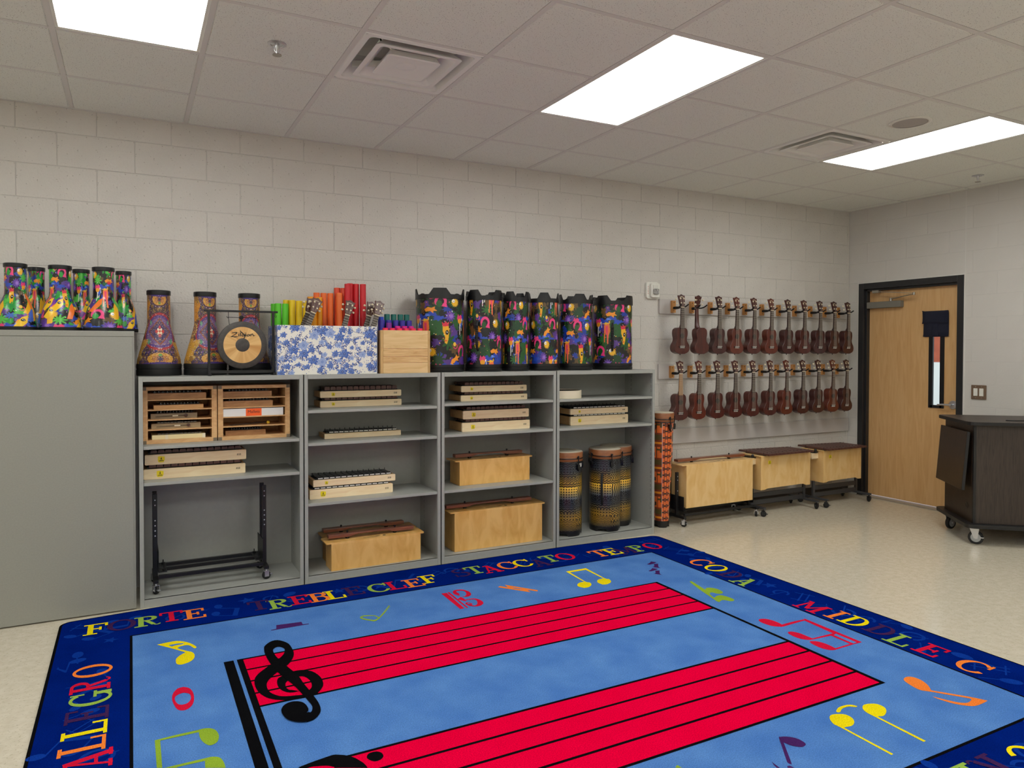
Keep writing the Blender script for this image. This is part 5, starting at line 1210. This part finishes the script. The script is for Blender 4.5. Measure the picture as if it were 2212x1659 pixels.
# ================================================================ RUG
import json
SYM = json.loads(r'''{"treble_clef":[["S",[[0.923,-1.832],[0.884,-1.827],[0.859,-1.796],[0.849,-1.753],[0.852,-1.704],[0.862,-1.67],[0.882,-1.653],[0.921,-1.632],[0.951,-1.628],[0.98,-1.636],[1.015,-1.674],[1.032,-1.743],[1.028,-1.807],[1.012,-1.849],[0.977,-1.892],[0.924,-1.901],[0.864,-1.891],[0.809,-1.854],[0.781,-1.811],[0.765,-1.754],[0.762,-1.684],[0.772,-1.624],[0.791,-1.586],[0.823,-1.548],[0.858,-1.519],[0.884,-1.572],[0.918,-1.561],[0.954,-1.506],[0.976,-1.442],[0.98,-1.381],[0.975,-1.305],[0.942,-1.246],[0.907,-1.241],[0.868,-1.284],[0.857,-1.334],[0.853,-1.387],[0.856,-1.478],[0.862,-1.539],[0.875,-1.622],[0.897,-1.714],[0.913,-1.78],[0.928,-1.88],[0.937,-1.943],[0.94,-1.99],[0.931,-2.024],[0.919,-2.037],[0.908,-2.035]],[[0.893,-1.804],[0.886,-1.8],[0.88,-1.785],[0.878,-1.762],[0.883,-1.732],[0.899,-1.708],[0.915,-1.69],[0.931,-1.691],[0.944,-1.693],[0.966,-1.701],[0.98,-1.736],[0.983,-1.783],[0.974,-1.823],[0.956,-1.845],[0.935,-1.871],[0.904,-1.864],[0.866,-1.854],[0.837,-1.836],[0.813,-1.797],[0.805,-1.756],[0.808,-1.707],[0.822,-1.669],[0.843,-1.64],[0.866,-1.611],[0.892,-1.583],[0.89,-1.474],[0.907,-1.46],[0.93,-1.426],[0.944,-1.386],[0.945,-1.355],[0.928,-1.326],[0.91,-1.329],[0.896,-1.35],[0.893,-1.384],[0.895,-1.431],[0.903,-1.48],[0.916,-1.545],[0.938,-1.641],[0.948,-1.7],[0.952,-1.768],[0.959,-1.834],[0.965,-1.898],[0.97,-1.965],[0.965,-2.03],[0.948,-2.071],[0.92,-2.099],[0.893,-2.105]]],["P",[[0.908,-2.035],[0.919,-2.018],[0.921,-1.986],[0.914,-1.948],[0.894,-1.924],[0.866,-1.918],[0.839,-1.933],[0.822,-1.969],[0.821,-2.011],[0.83,-2.053],[0.849,-2.08],[0.871,-2.097],[0.893,-2.105],[0.92,-2.099],[0.929,-2.061],[0.919,-2.037]]]],"sixteenth_note":[["P",[[0.4,-1.027],[0.467,-1.019],[0.501,-1.028],[0.536,-1.065],[0.56,-1.111],[0.571,-1.147],[0.564,-1.157],[0.557,-1.15],[0.544,-1.114],[0.53,-1.099],[0.512,-1.098],[0.496,-1.106],[0.49,-1.123],[0.526,-1.173],[0.546,-1.197],[0.555,-1.233],[0.55,-1.277],[0.531,-1.308],[0.509,-1.321],[0.491,-1.324],[0.476,-1.31],[0.472,-1.282],[0.476,-1.244],[0.494,-1.212],[0.519,-1.188],[0.484,-1.138],[0.442,-1.081]]],["H",[[0.45,-1.061],[0.488,-1.058],[0.521,-1.069],[0.513,-1.079],[0.479,-1.078],[0.464,-1.086]]]],"whole_note":[["R",[[0.486,-1.566],[0.509,-1.591],[0.52,-1.643],[0.519,-1.707],[0.509,-1.753],[0.49,-1.781],[0.471,-1.784],[0.454,-1.767],[0.444,-1.727],[0.438,-1.666],[0.444,-1.612],[0.463,-1.573]],[[0.487,-1.626],[0.504,-1.643],[0.509,-1.67],[0.506,-1.701],[0.494,-1.726],[0.477,-1.733],[0.462,-1.725],[0.453,-1.705],[0.448,-1.671],[0.452,-1.645],[0.464,-1.631],[0.477,-1.625]]]],"beamed_notes":[["P",[[0.516,-1.989],[0.518,-1.97],[0.539,-1.971],[0.559,-1.982],[0.574,-2.006],[0.58,-2.048],[0.572,-2.089],[0.556,-2.105],[0.539,-2.103],[0.522,-2.067],[0.515,-2.028],[0.515,-1.99],[0.383,-1.989],[0.383,-2.182],[0.366,-2.174],[0.365,-1.977],[0.44,-1.972],[0.518,-1.973]]],["P",[[0.389,-2.186],[0.519,-2.187],[0.542,-2.188],[0.566,-2.205],[0.576,-2.242],[0.578,-2.282],[0.515,-2.25],[0.518,-2.205],[0.433,-2.202],[0.428,-2.205]]],["P",[[2.813,-0.952],[2.97,-0.951],[2.958,-1.176],[2.972,-1.205],[2.953,-1.256],[2.907,-1.282],[2.874,-1.275],[2.87,-1.232],[2.89,-1.197],[2.92,-1.179],[2.947,-1.182],[2.949,-0.981],[2.827,-0.979],[2.812,-1.175],[2.826,-1.205],[2.812,-1.247],[2.772,-1.276],[2.738,-1.276],[2.722,-1.24],[2.734,-1.207],[2.768,-1.18],[2.802,-1.181]]]],"alto_clef":[["P",[[1.925,-0.975],[1.959,-0.979],[1.947,-1.26],[1.922,-1.259]]],["S",[[1.964,-0.975],[1.961,-1.264]],[[1.977,-0.973],[1.971,-1.258]]],["P",[[1.968,-1.109],[2.005,-1.08],[2.01,-1.115],[2.003,-1.166],[1.99,-1.143]]],["S",[[2.008,-1.066],[1.999,-1.045],[1.99,-1.016],[1.998,-0.979],[2.021,-0.957],[2.064,-0.967],[2.086,-1.015],[2.078,-1.069],[2.049,-1.095],[2.016,-1.086]],[[2.006,-1.053],[2.019,-1.031],[2.017,-0.997],[2.019,-0.981],[2.037,-0.977],[2.059,-0.988],[2.064,-1.021],[2.048,-1.062],[2.028,-1.081],[2.016,-1.078]]],["S",[[2.008,-1.229],[1.987,-1.23],[1.983,-1.193],[2.0,-1.179],[2.015,-1.202],[2.013,-1.224],[1.986,-1.232],[2.01,-1.259],[2.045,-1.263],[2.078,-1.234],[2.085,-1.184],[2.065,-1.142],[2.02,-1.135],[1.996,-1.146]],[[2.01,-1.215],[1.997,-1.208],[1.993,-1.199],[2.002,-1.192],[2.008,-1.206],[2.012,-1.231],[2.0,-1.225],[2.015,-1.247],[2.036,-1.236],[2.053,-1.206],[2.061,-1.172],[2.05,-1.151],[2.02,-1.146],[1.995,-1.155]]]],"natural_sign":[["P",[[2.289,-1.02],[2.298,-1.014],[2.33,-1.058],[2.335,-1.005],[2.467,-1.184],[2.453,-1.202],[2.413,-1.148],[2.41,-1.197],[2.287,-1.041]]],["H",[[2.352,-1.069],[2.384,-1.108],[2.394,-1.13],[2.357,-1.094]]]],"tied_rests":[["P",[[3.453,-1.026],[3.474,-1.06],[3.433,-1.076],[3.398,-1.08],[3.385,-1.067],[3.424,-1.048]]],["P",[[3.434,-1.081],[3.462,-1.09],[3.419,-1.146],[3.414,-1.175],[3.392,-1.152],[3.381,-1.127],[3.4,-1.124]]],["P",[[3.364,-1.149],[3.385,-1.182],[3.346,-1.196],[3.312,-1.2],[3.3,-1.187],[3.337,-1.17]]],["P",[[3.346,-1.201],[3.374,-1.211],[3.333,-1.263],[3.328,-1.29],[3.308,-1.268],[3.296,-1.245],[3.315,-1.242]]]],"eighth_rest":[["P",[[3.395,-1.472],[3.41,-1.474],[3.374,-1.631],[3.402,-1.614],[3.427,-1.622],[3.446,-1.657],[3.44,-1.705],[3.423,-1.726],[3.398,-1.731],[3.382,-1.715],[3.375,-1.69],[3.356,-1.692],[3.338,-1.712],[3.318,-1.765],[3.359,-1.747],[3.388,-1.75],[3.401,-1.793],[3.401,-1.836],[3.383,-1.854],[3.361,-1.853],[3.345,-1.826],[3.327,-1.817],[3.29,-1.835],[3.289,-1.811],[3.297,-1.787],[3.336,-1.642],[3.38,-1.503]]]],"triplet_notes":[["P",[[3.282,-2.133],[3.303,-2.128],[3.329,-2.142],[3.343,-2.173],[3.345,-2.208],[3.341,-2.236],[3.438,-2.234],[3.507,-2.239],[3.517,-2.245],[3.51,-2.579],[3.432,-2.577],[3.313,-2.58],[3.283,-2.565],[3.269,-2.533],[3.27,-2.494],[3.279,-2.462],[3.295,-2.455],[3.321,-2.472],[3.334,-2.512],[3.33,-2.568],[3.439,-2.566],[3.443,-2.454],[3.329,-2.446],[3.298,-2.44],[3.274,-2.414],[3.267,-2.38],[3.271,-2.343],[3.284,-2.322],[3.308,-2.325],[3.327,-2.356],[3.33,-2.4],[3.331,-2.435],[3.478,-2.437],[3.493,-2.251],[3.336,-2.259],[3.305,-2.251],[3.278,-2.225],[3.268,-2.186],[3.268,-2.157]]],["H",[[3.462,-2.456],[3.487,-2.449],[3.483,-2.569],[3.457,-2.571]]]],"eighth_note":[["P",[[3.318,-2.923],[3.347,-2.919],[3.368,-2.934],[3.37,-2.969],[3.349,-3.011],[3.316,-3.045],[3.401,-3.151],[3.435,-3.207],[3.383,-3.211],[3.331,-3.205],[3.287,-3.162],[3.267,-3.104],[3.268,-3.081],[3.303,-3.149],[3.332,-3.176],[3.36,-3.178],[3.387,-3.17],[3.382,-3.154],[3.302,-3.052],[3.277,-3.021],[3.283,-2.977],[3.299,-2.938]]]],"slurred_notes":[["P",[[2.727,-3.009],[2.755,-2.992],[2.787,-2.998],[2.811,-3.016],[2.811,-3.044],[2.791,-3.069],[2.76,-3.083],[2.728,-3.079],[2.718,-3.08],[2.717,-3.28],[2.705,-3.281],[2.708,-3.079],[2.706,-3.044]]],["P",[[2.916,-3.014],[2.947,-2.997],[2.982,-3.004],[3.003,-3.021],[3.002,-3.05],[2.978,-3.074],[2.939,-3.09],[2.91,-3.083],[2.906,-3.28],[2.892,-3.28],[2.899,-3.083],[2.901,-3.042]]],["P",[[2.802,-2.98],[2.836,-2.965],[2.875,-2.964],[2.901,-2.973],[2.914,-2.992],[2.901,-2.994],[2.878,-2.978],[2.839,-2.979],[2.81,-2.992],[2.798,-2.99]]]],"quarter_note":[["P",[[2.435,-3.02],[2.449,-3.015],[2.466,-3.021],[2.483,-3.034],[2.495,-3.053],[2.497,-3.074],[2.491,-3.093],[2.468,-3.1],[2.453,-3.093],[2.436,-3.074],[2.428,-3.047],[2.402,-3.081],[2.345,-3.154],[2.337,-3.156],[2.337,-3.143],[2.366,-3.106]]],["P",[[2.29,-3.116],[2.288,-3.134],[2.287,-3.155],[2.277,-3.151],[2.281,-3.135]]],["P",[[2.316,-3.16],[2.327,-3.163],[2.331,-3.178],[2.311,-3.168]]]],"half_rest":[["P",[[0.929,-1.09],[0.957,-1.086],[0.966,-1.035],[1.093,-1.048],[1.092,-1.087],[1.123,-1.09],[1.121,-1.099],[0.93,-1.098]]]],"half_note":[["S",[[1.391,-1.119],[1.417,-1.11],[1.466,-1.134],[1.48,-1.164],[1.496,-1.158],[1.588,-1.033]],[[1.397,-1.13],[1.422,-1.126],[1.463,-1.144],[1.471,-1.173],[1.483,-1.171],[1.586,-1.023]]],["S",[[1.594,-1.036],[1.461,-1.208],[1.419,-1.195],[1.39,-1.153],[1.387,-1.122]],[[1.584,-1.046],[1.465,-1.189],[1.428,-1.181],[1.404,-1.152],[1.397,-1.13]]]],"bass_clef":[["S",[[0.8,-2.395],[0.82,-2.39],[0.854,-2.383],[0.906,-2.375],[0.934,-2.374],[0.965,-2.394]],[[0.813,-2.402],[0.823,-2.401],[0.854,-2.414],[0.892,-2.429],[0.915,-2.45],[0.922,-2.458]]],["P",[[0.965,-2.394],[0.99,-2.423],[1.006,-2.458],[1.013,-2.484],[1.015,-2.506],[0.922,-2.458],[0.915,-2.45],[0.934,-2.374]]]],"bass_dot":[["P",[[1.032,-2.439],[1.042,-2.424],[1.056,-2.419],[1.071,-2.421],[1.084,-2.432],[1.088,-2.45],[1.084,-2.466],[1.072,-2.477],[1.055,-2.481],[1.042,-2.473],[1.032,-2.454]]]],"green_mark":[["P",[[1.964,-2.99],[1.974,-2.983],[1.982,-2.982],[1.983,-2.994],[1.985,-3.001]]]]}''')
RX0, RX1, RY0, RY1 = -.046, 3.940, -3.70, -.480
def bow(pts):
    out = []
    for i, (x, y) in enumerate(pts):
        out.append((x, y))
        if y > RY1-.02 and pts[(i+1) % len(pts)][1] > RY1-.02 and abs(pts[(i+1) % len(pts)][0]-x) > 1:
            x2 = pts[(i+1) % len(pts)][0]
            for k in range(1, 16):
                u = k/16; out.append((x+(x2-x)*u, y+.048*min(1, 6*u, 6*(1-u))))
    return out
FX, FXR, FY0_, FY1_ = .292, 3.602, -3.352, -.850
def rugmat(name, c, c2=None, rough=.95):
    m = mat(name, c, rough, col2=c2 or tuple(min(255, int(x*1.08+3)) for x in c), vscale=5, bump=.9, bscale=300, spec=.0, ramp=(.25, .8))
    nt = m.node_tree; b = nt.nodes['Principled BSDF']; src = b.inputs['Base Color'].links[0].from_socket
    tc = nt.nodes.new('ShaderNodeTexCoord'); n = nt.nodes.new('ShaderNodeTexNoise'); n.inputs['Scale'].default_value = 210; n.inputs['Detail'].default_value = 2; nt.links.new(tc.outputs['Object'], n.inputs['Vector'])
    mr = nt.nodes.new('ShaderNodeMapRange'); mr.inputs[1].default_value = .3; mr.inputs[2].default_value = .7; mr.inputs[3].default_value = .80; mr.inputs[4].default_value = 1.16; nt.links.new(n.outputs[0], mr.inputs[0])
    mx = nt.nodes.new('ShaderNodeMix'); mx.data_type = 'RGBA'; mx.blend_type = 'MULTIPLY'; mx.inputs[0].default_value = 1; nt.links.new(src, mx.inputs[6]); nt.links.new(mr.outputs[0], mx.inputs[7]); nt.links.new(mx.outputs[2], b.inputs['Base Color'])
    return m
M_RNAVY = rugmat('rug_navy', (2, 26, 104), (4, 34, 124)); M_RNAVY2 = rugmat('rug_navy_motif', (12, 50, 140), (18, 58, 152))
M_RBLUE = rugmat('rug_blue', (72, 119, 191), (98, 146, 210)); M_RRED = rugmat('rug_red', (232, 0, 56), (242, 3, 64)); M_RBLK = rugmat('rug_black', (14, 14, 16))
RC = {'y': rugmat('rug_yellow', (238, 214, 20)), 'o': rugmat('rug_orange', (246, 128, 52)), 'g': rugmat('rug_green', (146, 178, 74)), 'r': rugmat('rug_crimson', (206, 24, 56)), 'm': rugmat('rug_maroon', (62, 34, 78)), 'p': rugmat('rug_plum', (70, 36, 92)), 'k': M_RBLK, 'l': rugmat('rug_lime', (140, 170, 50))}
rug = thing('rug', 'large classroom rug with red music staves, light blue field and navy lettered border', 'rug', ((RX0+RX1)/2, (RY0+RY1)/2, 0))
RO = Vector(rug.location); Q = lambda x, y: (x-RO.x, y-RO.y)
q = MB(); q.prism([Q(*p) for p in bow(rrect(RX0+.012, RX1-.012, RY0+.012, RY1-.012, .05, 6))], .0005, .0100); q.build('border_pile', M_RNAVY, rug)
A = [Q(*p) for p in bow(rrect(RX0, RX1, RY0, RY1, .06, 6))]; B_ = [Q(*p) for p in bow(rrect(RX0+.013, RX1-.013, RY0+.013, RY1-.013, .05, 6))]; n = len(A)
q = MB(); q.add([(x, y, .0005) for x, y in A]+[(x, y, .0085) for x, y in A]+[(x, y, .0108) for x, y in B_], [(i, (i+1) % n, n+(i+1) % n, n+i) for i in range(n)]+[(n+i, n+(i+1) % n, 2*n+(i+1) % n, 2*n+i) for i in range(n)]); q.build('bound_edge', M_RBLK, rug, smooth=True)
ZS = 6e-6
def rr(x0, x1, y0, y1, z, m, name):
    b = flat([[Q(x0, y0), Q(x1, y0), Q(x1, y1), Q(x0, y1)]], 0); me = tri_mesh(b, name, m); return put(name, me, rug, (0, 0, z))
rr(FX-.010, FXR+.010, FY0_-.010, FY1_+.010, .0103, M_RBLK, 'field_outline')
rr(FX+.002, FXR-.002, FY0_+.002, FY1_-.002, .0106, M_RBLUE, 'field_pile')
LW = .0068
S1 = [-1.392+(-1.890+1.392)*k/4 for k in range(5)]; S2 = [-2.405+(-2.905+2.405)*k/4 for k in range(5)]
for Ys in (S1, S2):
    for k in range(4): rr(.748, 3.195, Ys[k+1], Ys[k], .0109, M_RRED, 'staff_band')
    for k in range(5): rr(.735, 3.20, Ys[k]-LW, Ys[k]+LW, .0112, M_RBLK, 'staff_line')
rr(3.187, 3.208, S2[4]-LW, S1[0]+LW, .0113, M_RBLK, 'end_bar_line')
rr(.668, .711, S2[4]-LW, -1.386, .0113, M_RBLK, 'brace_bar_line'); rr(.7255, .7525, S2[4]-LW, -1.386, .0113, M_RBLK, 'thin_bar_line')
COLS = {'treble_clef': 'k', 'bass_clef': 'k', 'bass_dot': 'k', 'sixteenth_note': 'y', 'whole_note': 'r', 'alto_clef': 'r', 'natural_sign': 'o', 'tied_rests': 'p', 'eighth_rest': 'l', 'triplet_notes': 'r', 'eighth_note': 'o', 'slurred_notes': 'y', 'quarter_note': 'p', 'half_rest': 'p', 'half_note': 'l', 'green_mark': 'l'}
def area(p): return sum(a[0]*b[1]-b[0]*a[1] for a, b in zip(p, p[1:]+p[:1]))/2
def soft(P):
    out = []; n = len(P)
    def turn(i):
        a, c, e = Vector(P[i-1]), Vector(P[i]), Vector(P[(i+1) % n]); u, v = c-a, e-c
        return math.degrees(u.angle(v)) if u.length > 1e-6 and v.length > 1e-6 else 180
    T_ = [turn(i) for i in range(n)]
    for i in range(n):
        p0, p1, p2, p3 = (Vector(P[i-1]), Vector(P[i]), Vector(P[(i+1) % n]), Vector(P[(i+2) % n])); j = (i+1) % n; out.append(tuple(p1))
        if (p2-p1).length > .10 or (T_[i] > 62 and T_[j] > 62): continue
        if T_[i] > 62: p0 = p1-(p2-p1)*.5
        if T_[j] > 62: p3 = p2+(p2-p1)*.5
        for f in (.25, .5, .75): out.append(tuple(.5*((2*p1)+(p2-p0)*f+(2*p0-5*p1+4*p2-p3)*f*f+(3*p1-p0-3*p2+p3)*f**3)))
    return out
for nm, parts in SYM.items():
    groups = [('beamed_notes', parts[:2], 'l'), ('beamed_notes', parts[2:], 'y')] if nm == 'beamed_notes' else [(nm, parts, COLS[nm])]
    for nm2, pp, ck in groups:
        b = MB(); hb = MB()
        for s_ in pp:
            if s_[0] in 'PR': s_ = [s_[0]]+[soft(z) for z in s_[1:]]
            if s_[0] == 'P': b.add([Q(*p)+(-.0001+.00003*len(b.f),) for p in s_[1]], [tuple(range(len(s_[1])))])
            elif s_[0] == 'H': hb.add([Q(*p)+(0,) for p in s_[1]], [tuple(range(len(s_[1])))])
            elif s_[0] == 'S':
                L1, R1 = s_[1], s_[2]; n = max(len(L1), len(R1))
                def res(Pp):
                    out = []
                    for i in range(n*3):
                        u = i/(n*3-1)*(len(Pp)-1); k = min(int(u), len(Pp)-2); f = u-k
                        p0, p1, p2, p3 = (Vector(Pp[max(k-1, 0)]), Vector(Pp[k]), Vector(Pp[k+1]), Vector(Pp[min(k+2, len(Pp)-1)]))
                        if len(Pp) < 4: v = p1.lerp(p2, f)
                        else: v = .5*((2*p1)+(p2-p0)*f+(2*p0-5*p1+4*p2-p3)*f*f+(3*p1-p0-3*p2+p3)*f**3)
                        out.append(Q(v.x, v.y)+(0,))
                    return out
                LL, RR = res(L1), res(R1); k = len(LL); LL = [(a, c, i*2*ZS) for i, (a, c, _) in enumerate(LL)]; RR = [(a, c, i*2*ZS) for i, (a, c, _) in enumerate(RR)]; b.add(LL+RR, [(i, i+1, k+i+1, k+i) for i in range(k-1)])
            elif s_[0] == 'R':
                LL = [Q(*p)+(0,) for p in s_[1]]; RR = [Q(*p)+(0,) for p in s_[2]]; k = len(LL); b.add(LL+RR, [(i, (i+1) % k, k+(i+1) % k, k+i) for i in range(k)])
        o = put(nm2, tri_mesh(b, nm2, RC[ck]), rug, (0, 0, .0115))
        if hb.v: put('counter', tri_mesh(hb, 'counter', M_RBLUE), o, (0, 0, .0003))
# slab serif letters
def glyph(ch):
    """rectangles (x0,y0,x1,y1) and rings in a unit-high box, returns quads and width"""
    Q4 = []; T_, t_ = .17, .085
    def bx(x0, y0, x1, y1): Q4.append([(x0, y0), (x1, y0), (x1, y1), (x0, y1)])
    def ln(x0, y0, x1, y1, w_):
        d = Vector((x1-x0, y1-y0)).normalized(); nn = Vector((-d.y, d.x))*w_/2; Q4.append([(x0-nn.x, y0-nn.y), (x1-nn.x, y1-nn.y), (x1+nn.x, y1+nn.y), (x0+nn.x, y0+nn.y)])
    def arc(cx, cy, rx, ry, a0, a1, wx=T_, wy=t_, n=26):
        for i in range(n):
            a, c = [math.radians(a0+(a1-a0)*k/n) for k in (i, i+1)]
            Q4.append([(cx+rx*math.cos(a), cy+ry*math.sin(a)), (cx+rx*math.cos(c), cy+ry*math.sin(c)), (cx+(rx-wx)*math.cos(c), cy+(ry-wy)*math.sin(c)), (cx+(rx-wx)*math.cos(a), cy+(ry-wy)*math.sin(a))])
    def stem(x, top=True, bot=True, s_=.12):
        bx(x, 0, x+T_, 1)
        if bot: bx(x-s_, 0, x+T_+s_, t_)
        if top: bx(x-s_, 1-t_, x+T_+s_, 1)
    W = .75
    if ch in 'FE':
        bx(.12, 0, .12+T_, 1); bx(0, 0, .42, t_); bx(0, 1-t_, .72, 1); bx(.63, .72, .72, 1); bx(.29, .47, .52, .56); bx(.46, .36, .54, .66)
        if ch == 'E': bx(0, 0, .75, t_); bx(.66, 0, .75, .28)
    elif ch == 'L': stem(.12); bx(0, 0, .74, t_); bx(.65, 0, .74, .34)
    elif ch == 'T': stem(.30, False); bx(0, 1-t_, .77, 1); bx(0, .72, .09, 1); bx(.68, .72, .77, 1)
    elif ch == 'I': stem(.14); W = .45
    elif ch in 'PRB':
        stem(.12); arc(.42, .76, .30, .24, -90, 90); bx(.29, 1-t_, .43, 1); bx(.29, .52, .43, .52+t_)
        if ch == 'R': ln(.38, .54, .60, .10, T_*.8); arc(.70, .12, .12, .12, 200, 360, .06, .06); W = .84
        if ch == 'B': arc(.44, .29, .33, .29, -90, 90); bx(.29, 0, .45, t_); W = .78
    elif ch == 'D': stem(.12, True, True); arc(.38, .5, .42, .5, -90, 90); bx(.29, 0, .40, t_); bx(.29, 1-t_, .40, 1); W = .8
    elif ch == 'O': arc(.43, .5, .45, .52, 0, 360); W = .86
    elif ch in 'CG':
        arc(.43, .5, .45, .52, 42, 330); bx(.70, .66, .78, 1.0); W = .82
        if ch == 'G': bx(.62, .0, .80, .42); bx(.48, .36, .88, .44)
    elif ch == 'A': ln(.12, .0, .42, 1, t_); ln(.68, 0, .40, 1, T_); bx(.22, .30, .58, .38); bx(-.02, 0, .30, t_); bx(.50, 0, .84, t_); bx(.24, 1-t_, .46, 1); W = .82
    elif ch == 'M': bx(.10, 0, .18, 1); bx(.72, 0, .72+T_, 1); ln(.14, 1, .48, .20, T_*.8); ln(.48, .20, .80, 1, t_); bx(0, 0, .30, t_); bx(.60, 0, 1, t_); bx(0, 1-t_, .22, 1); bx(.72, 1-t_, 1, 1); W = 1
    elif ch == 'S': arc(.38, .75, .32, .27, 40, 265, .13); arc(.38, .27, .34, .29, 220, 445, .13); bx(.58, .72, .66, 1); bx(.02, 0, .10, .3); W = .74
    return Q4, W
GL = {}
LET = [('F', 0.127, -0.664, 'y', 0), ('O', 0.244, -0.662, 'm', 0), ('R', 0.367, -0.665, 'g', 0), ('T', 0.481, -0.65, 'r', 0), ('E', 0.595, -0.664, 'o', 0), ('T', 0.93, -0.69, 'm', 0), ('R', 1.038, -0.715, 'g', 0), ('E', 1.155, -0.701, 'r', 0), ('B', 1.264, -0.709, 'o', 0), ('L', 1.357, -0.705, 'y', 0), ('E', 1.474, -0.692, 'm', 0), ('C', 1.624, -0.709, 'g', 0), ('L', 1.731, -0.708, 'r', 0), ('E', 1.845, -0.717, 'o', 0), ('F', 1.962, -0.689, 'y', 0), ('S', 2.19, -0.663, 'm', 0), ('T', 2.294, -0.652, 'g', 0), ('A', 2.399, -0.681, 'r', 0), ('C', 2.531, -0.662, 'o', 0), ('C', 2.649, -0.663, 'y', 0), ('A', 2.759, -0.71, 'm', 0), ('T', 2.866, -0.655, 'g', 0), ('O', 2.992, -0.66, 'r', 0), ('T', 3.245, -0.705, 'o', 0), ('E', 3.357, -0.705, 'y', 0), ('M', 3.459, -0.733, 'm', 0), ('P', 3.575, -0.723, 'g', 0), ('O', 3.711, -0.722, 'r', 0), ('C', 3.741, -1.198, 'o', -90), ('O', 3.743, -1.34, 'y', -90), ('D', 3.729, -1.487, 'm', -90), ('A', 3.699, -1.632, 'g', -90), ('M', 3.699, -2.131, 'r', -90), ('I', 3.721, -2.273, 'o', -90), ('D', 3.727, -2.381, 'y', -90), ('D', 3.737, -2.522, 'm', -90), ('L', 3.707, -2.653, 'g', -90), ('E', 3.722, -2.793, 'r', -90), ('C', 3.717, -2.992, 'o', -90), ('O', 0.134, -1.212, 'o', 90), ('R', 0.132, -1.369, 'r', 90), ('G', 0.138, -1.504, 'g', 90), ('E', 0.132, -1.65, 'm', 90), ('L', 0.13, -1.775, 'y', 90), ('L', 0.128, -1.898, 'o', 90), ('A', 0.153, -2.018, 'r', 90), ('C', 3.141, -3.52, 'y', 180), ('R', 2.95, -3.5, 'm', 180), ('E', 2.83, -3.5, 'g', 180)]
for ch, x, y, ck, rot in LET:
    key = (ch, ck)
    if key not in GL:
        Q4, W = glyph(ch); h = .152; b = MB()
        for k, p in enumerate(Q4): b.add([((a-W/2)*h, (c-.5)*h, k*ZS) for a, c in p], [(0, 1, 2, 3)])
        GL[key] = tri_mesh(b, 'letter', RC[ck])
    put('letter', GL[key], rug, Q(x, y)+(.0115,), (0, 0, math.radians(rot)))
# faint tone-on-tone motifs of the border
def star5(r): return [(r*(1 if i % 2 == 0 else .42)*math.cos(PI/2+i*PI/5), r*(1 if i % 2 == 0 else .42)*math.sin(PI/2+i*PI/5)) for i in range(10)]
def ellp(cx, cy, rx, ry, a, n=18): return [(cx+rx*math.cos(2*PI*i/n)*math.cos(a)-ry*math.sin(2*PI*i/n)*math.sin(a), cy+rx*math.cos(2*PI*i/n)*math.sin(a)+ry*math.sin(2*PI*i/n)*math.cos(a)) for i in range(n)]
MO = [[star5(.045)], [ellp(0, -.05, .034, .022, .4), [(.026, -.05), (.032, -.05), (.032, .06), (.026, .06)], [(.026, .06), (.032, .06), (.07, .01), (.066, -.01), (.06, .01), (.03, .04)]],
      [ellp(-.05, -.05, .026, .018, .4), ellp(.04, -.03, .026, .018, .4), [(-.030, -.05), (-.024, -.05), (-.024, .05), (-.030, .05)], [(.060, -.03), (.066, -.03), (.066, .07), (.060, .07)], [(-.030, .03), (.066, .05), (.066, .072), (-.030, .052)]],
      [[(.05*math.cos(a), .05*math.sin(a)) for a in [i*PI/9 for i in range(14)]]+[(.036*math.cos(a), .036*math.sin(a)) for a in [i*PI/9 for i in range(13, -1, -1)]], [(-.003, -.09), (.003, -.09), (.006, .06), (-.001, .06)]],
      [[(-.06, 0), (.06, .012), (.06, .020), (-.06, .006)], [(-.06, -.03), (.06, -.018), (.06, -.010), (-.06, -.024)], [(-.05, -.06), (-.044, -.06), (-.044, .03), (-.05, .03)], [(.044, -.05), (.05, -.05), (.05, .04), (.044, .04)]],
      [ellp(0, 0, .022, .036, -.6), [(.012, .02), (.018, .018), (.055, .085), (.05, .09)]]]
MM_ = []
for parts in MO:
    b = MB()
    for p in parts: b.add([(x, y, len(b.f)*1e-5) for x, y in p], [tuple(range(len(p)))])
    MM_.append(tri_mesh(b, 'border_motif', M_RNAVY2))
R_ = random.Random(12); spots = []
for side in range(4):
    ln_ = (RX1-RX0 if side % 2 == 0 else RY1-RY0)-.16; n = int(ln_/.125)
    for k in range(n):
        u = .10+ln_*(k+.5)/n; v = .17+R_.uniform(-.095, .095)
        x, y = [(RX0+u, RY1-v), (RX0+v, RY0+u), (RX0+u, RY0+v), (RX1-v, RY0+u)][side]
        o = put('border_motif', MM_[R_.randrange(6)], rug, Q(x, y)+(.0103+.00002*k,), (0, 0, R_.uniform(0, 6.28))); s_ = R_.uniform(.85, 1.35); o.scale = (s_, s_, 1)
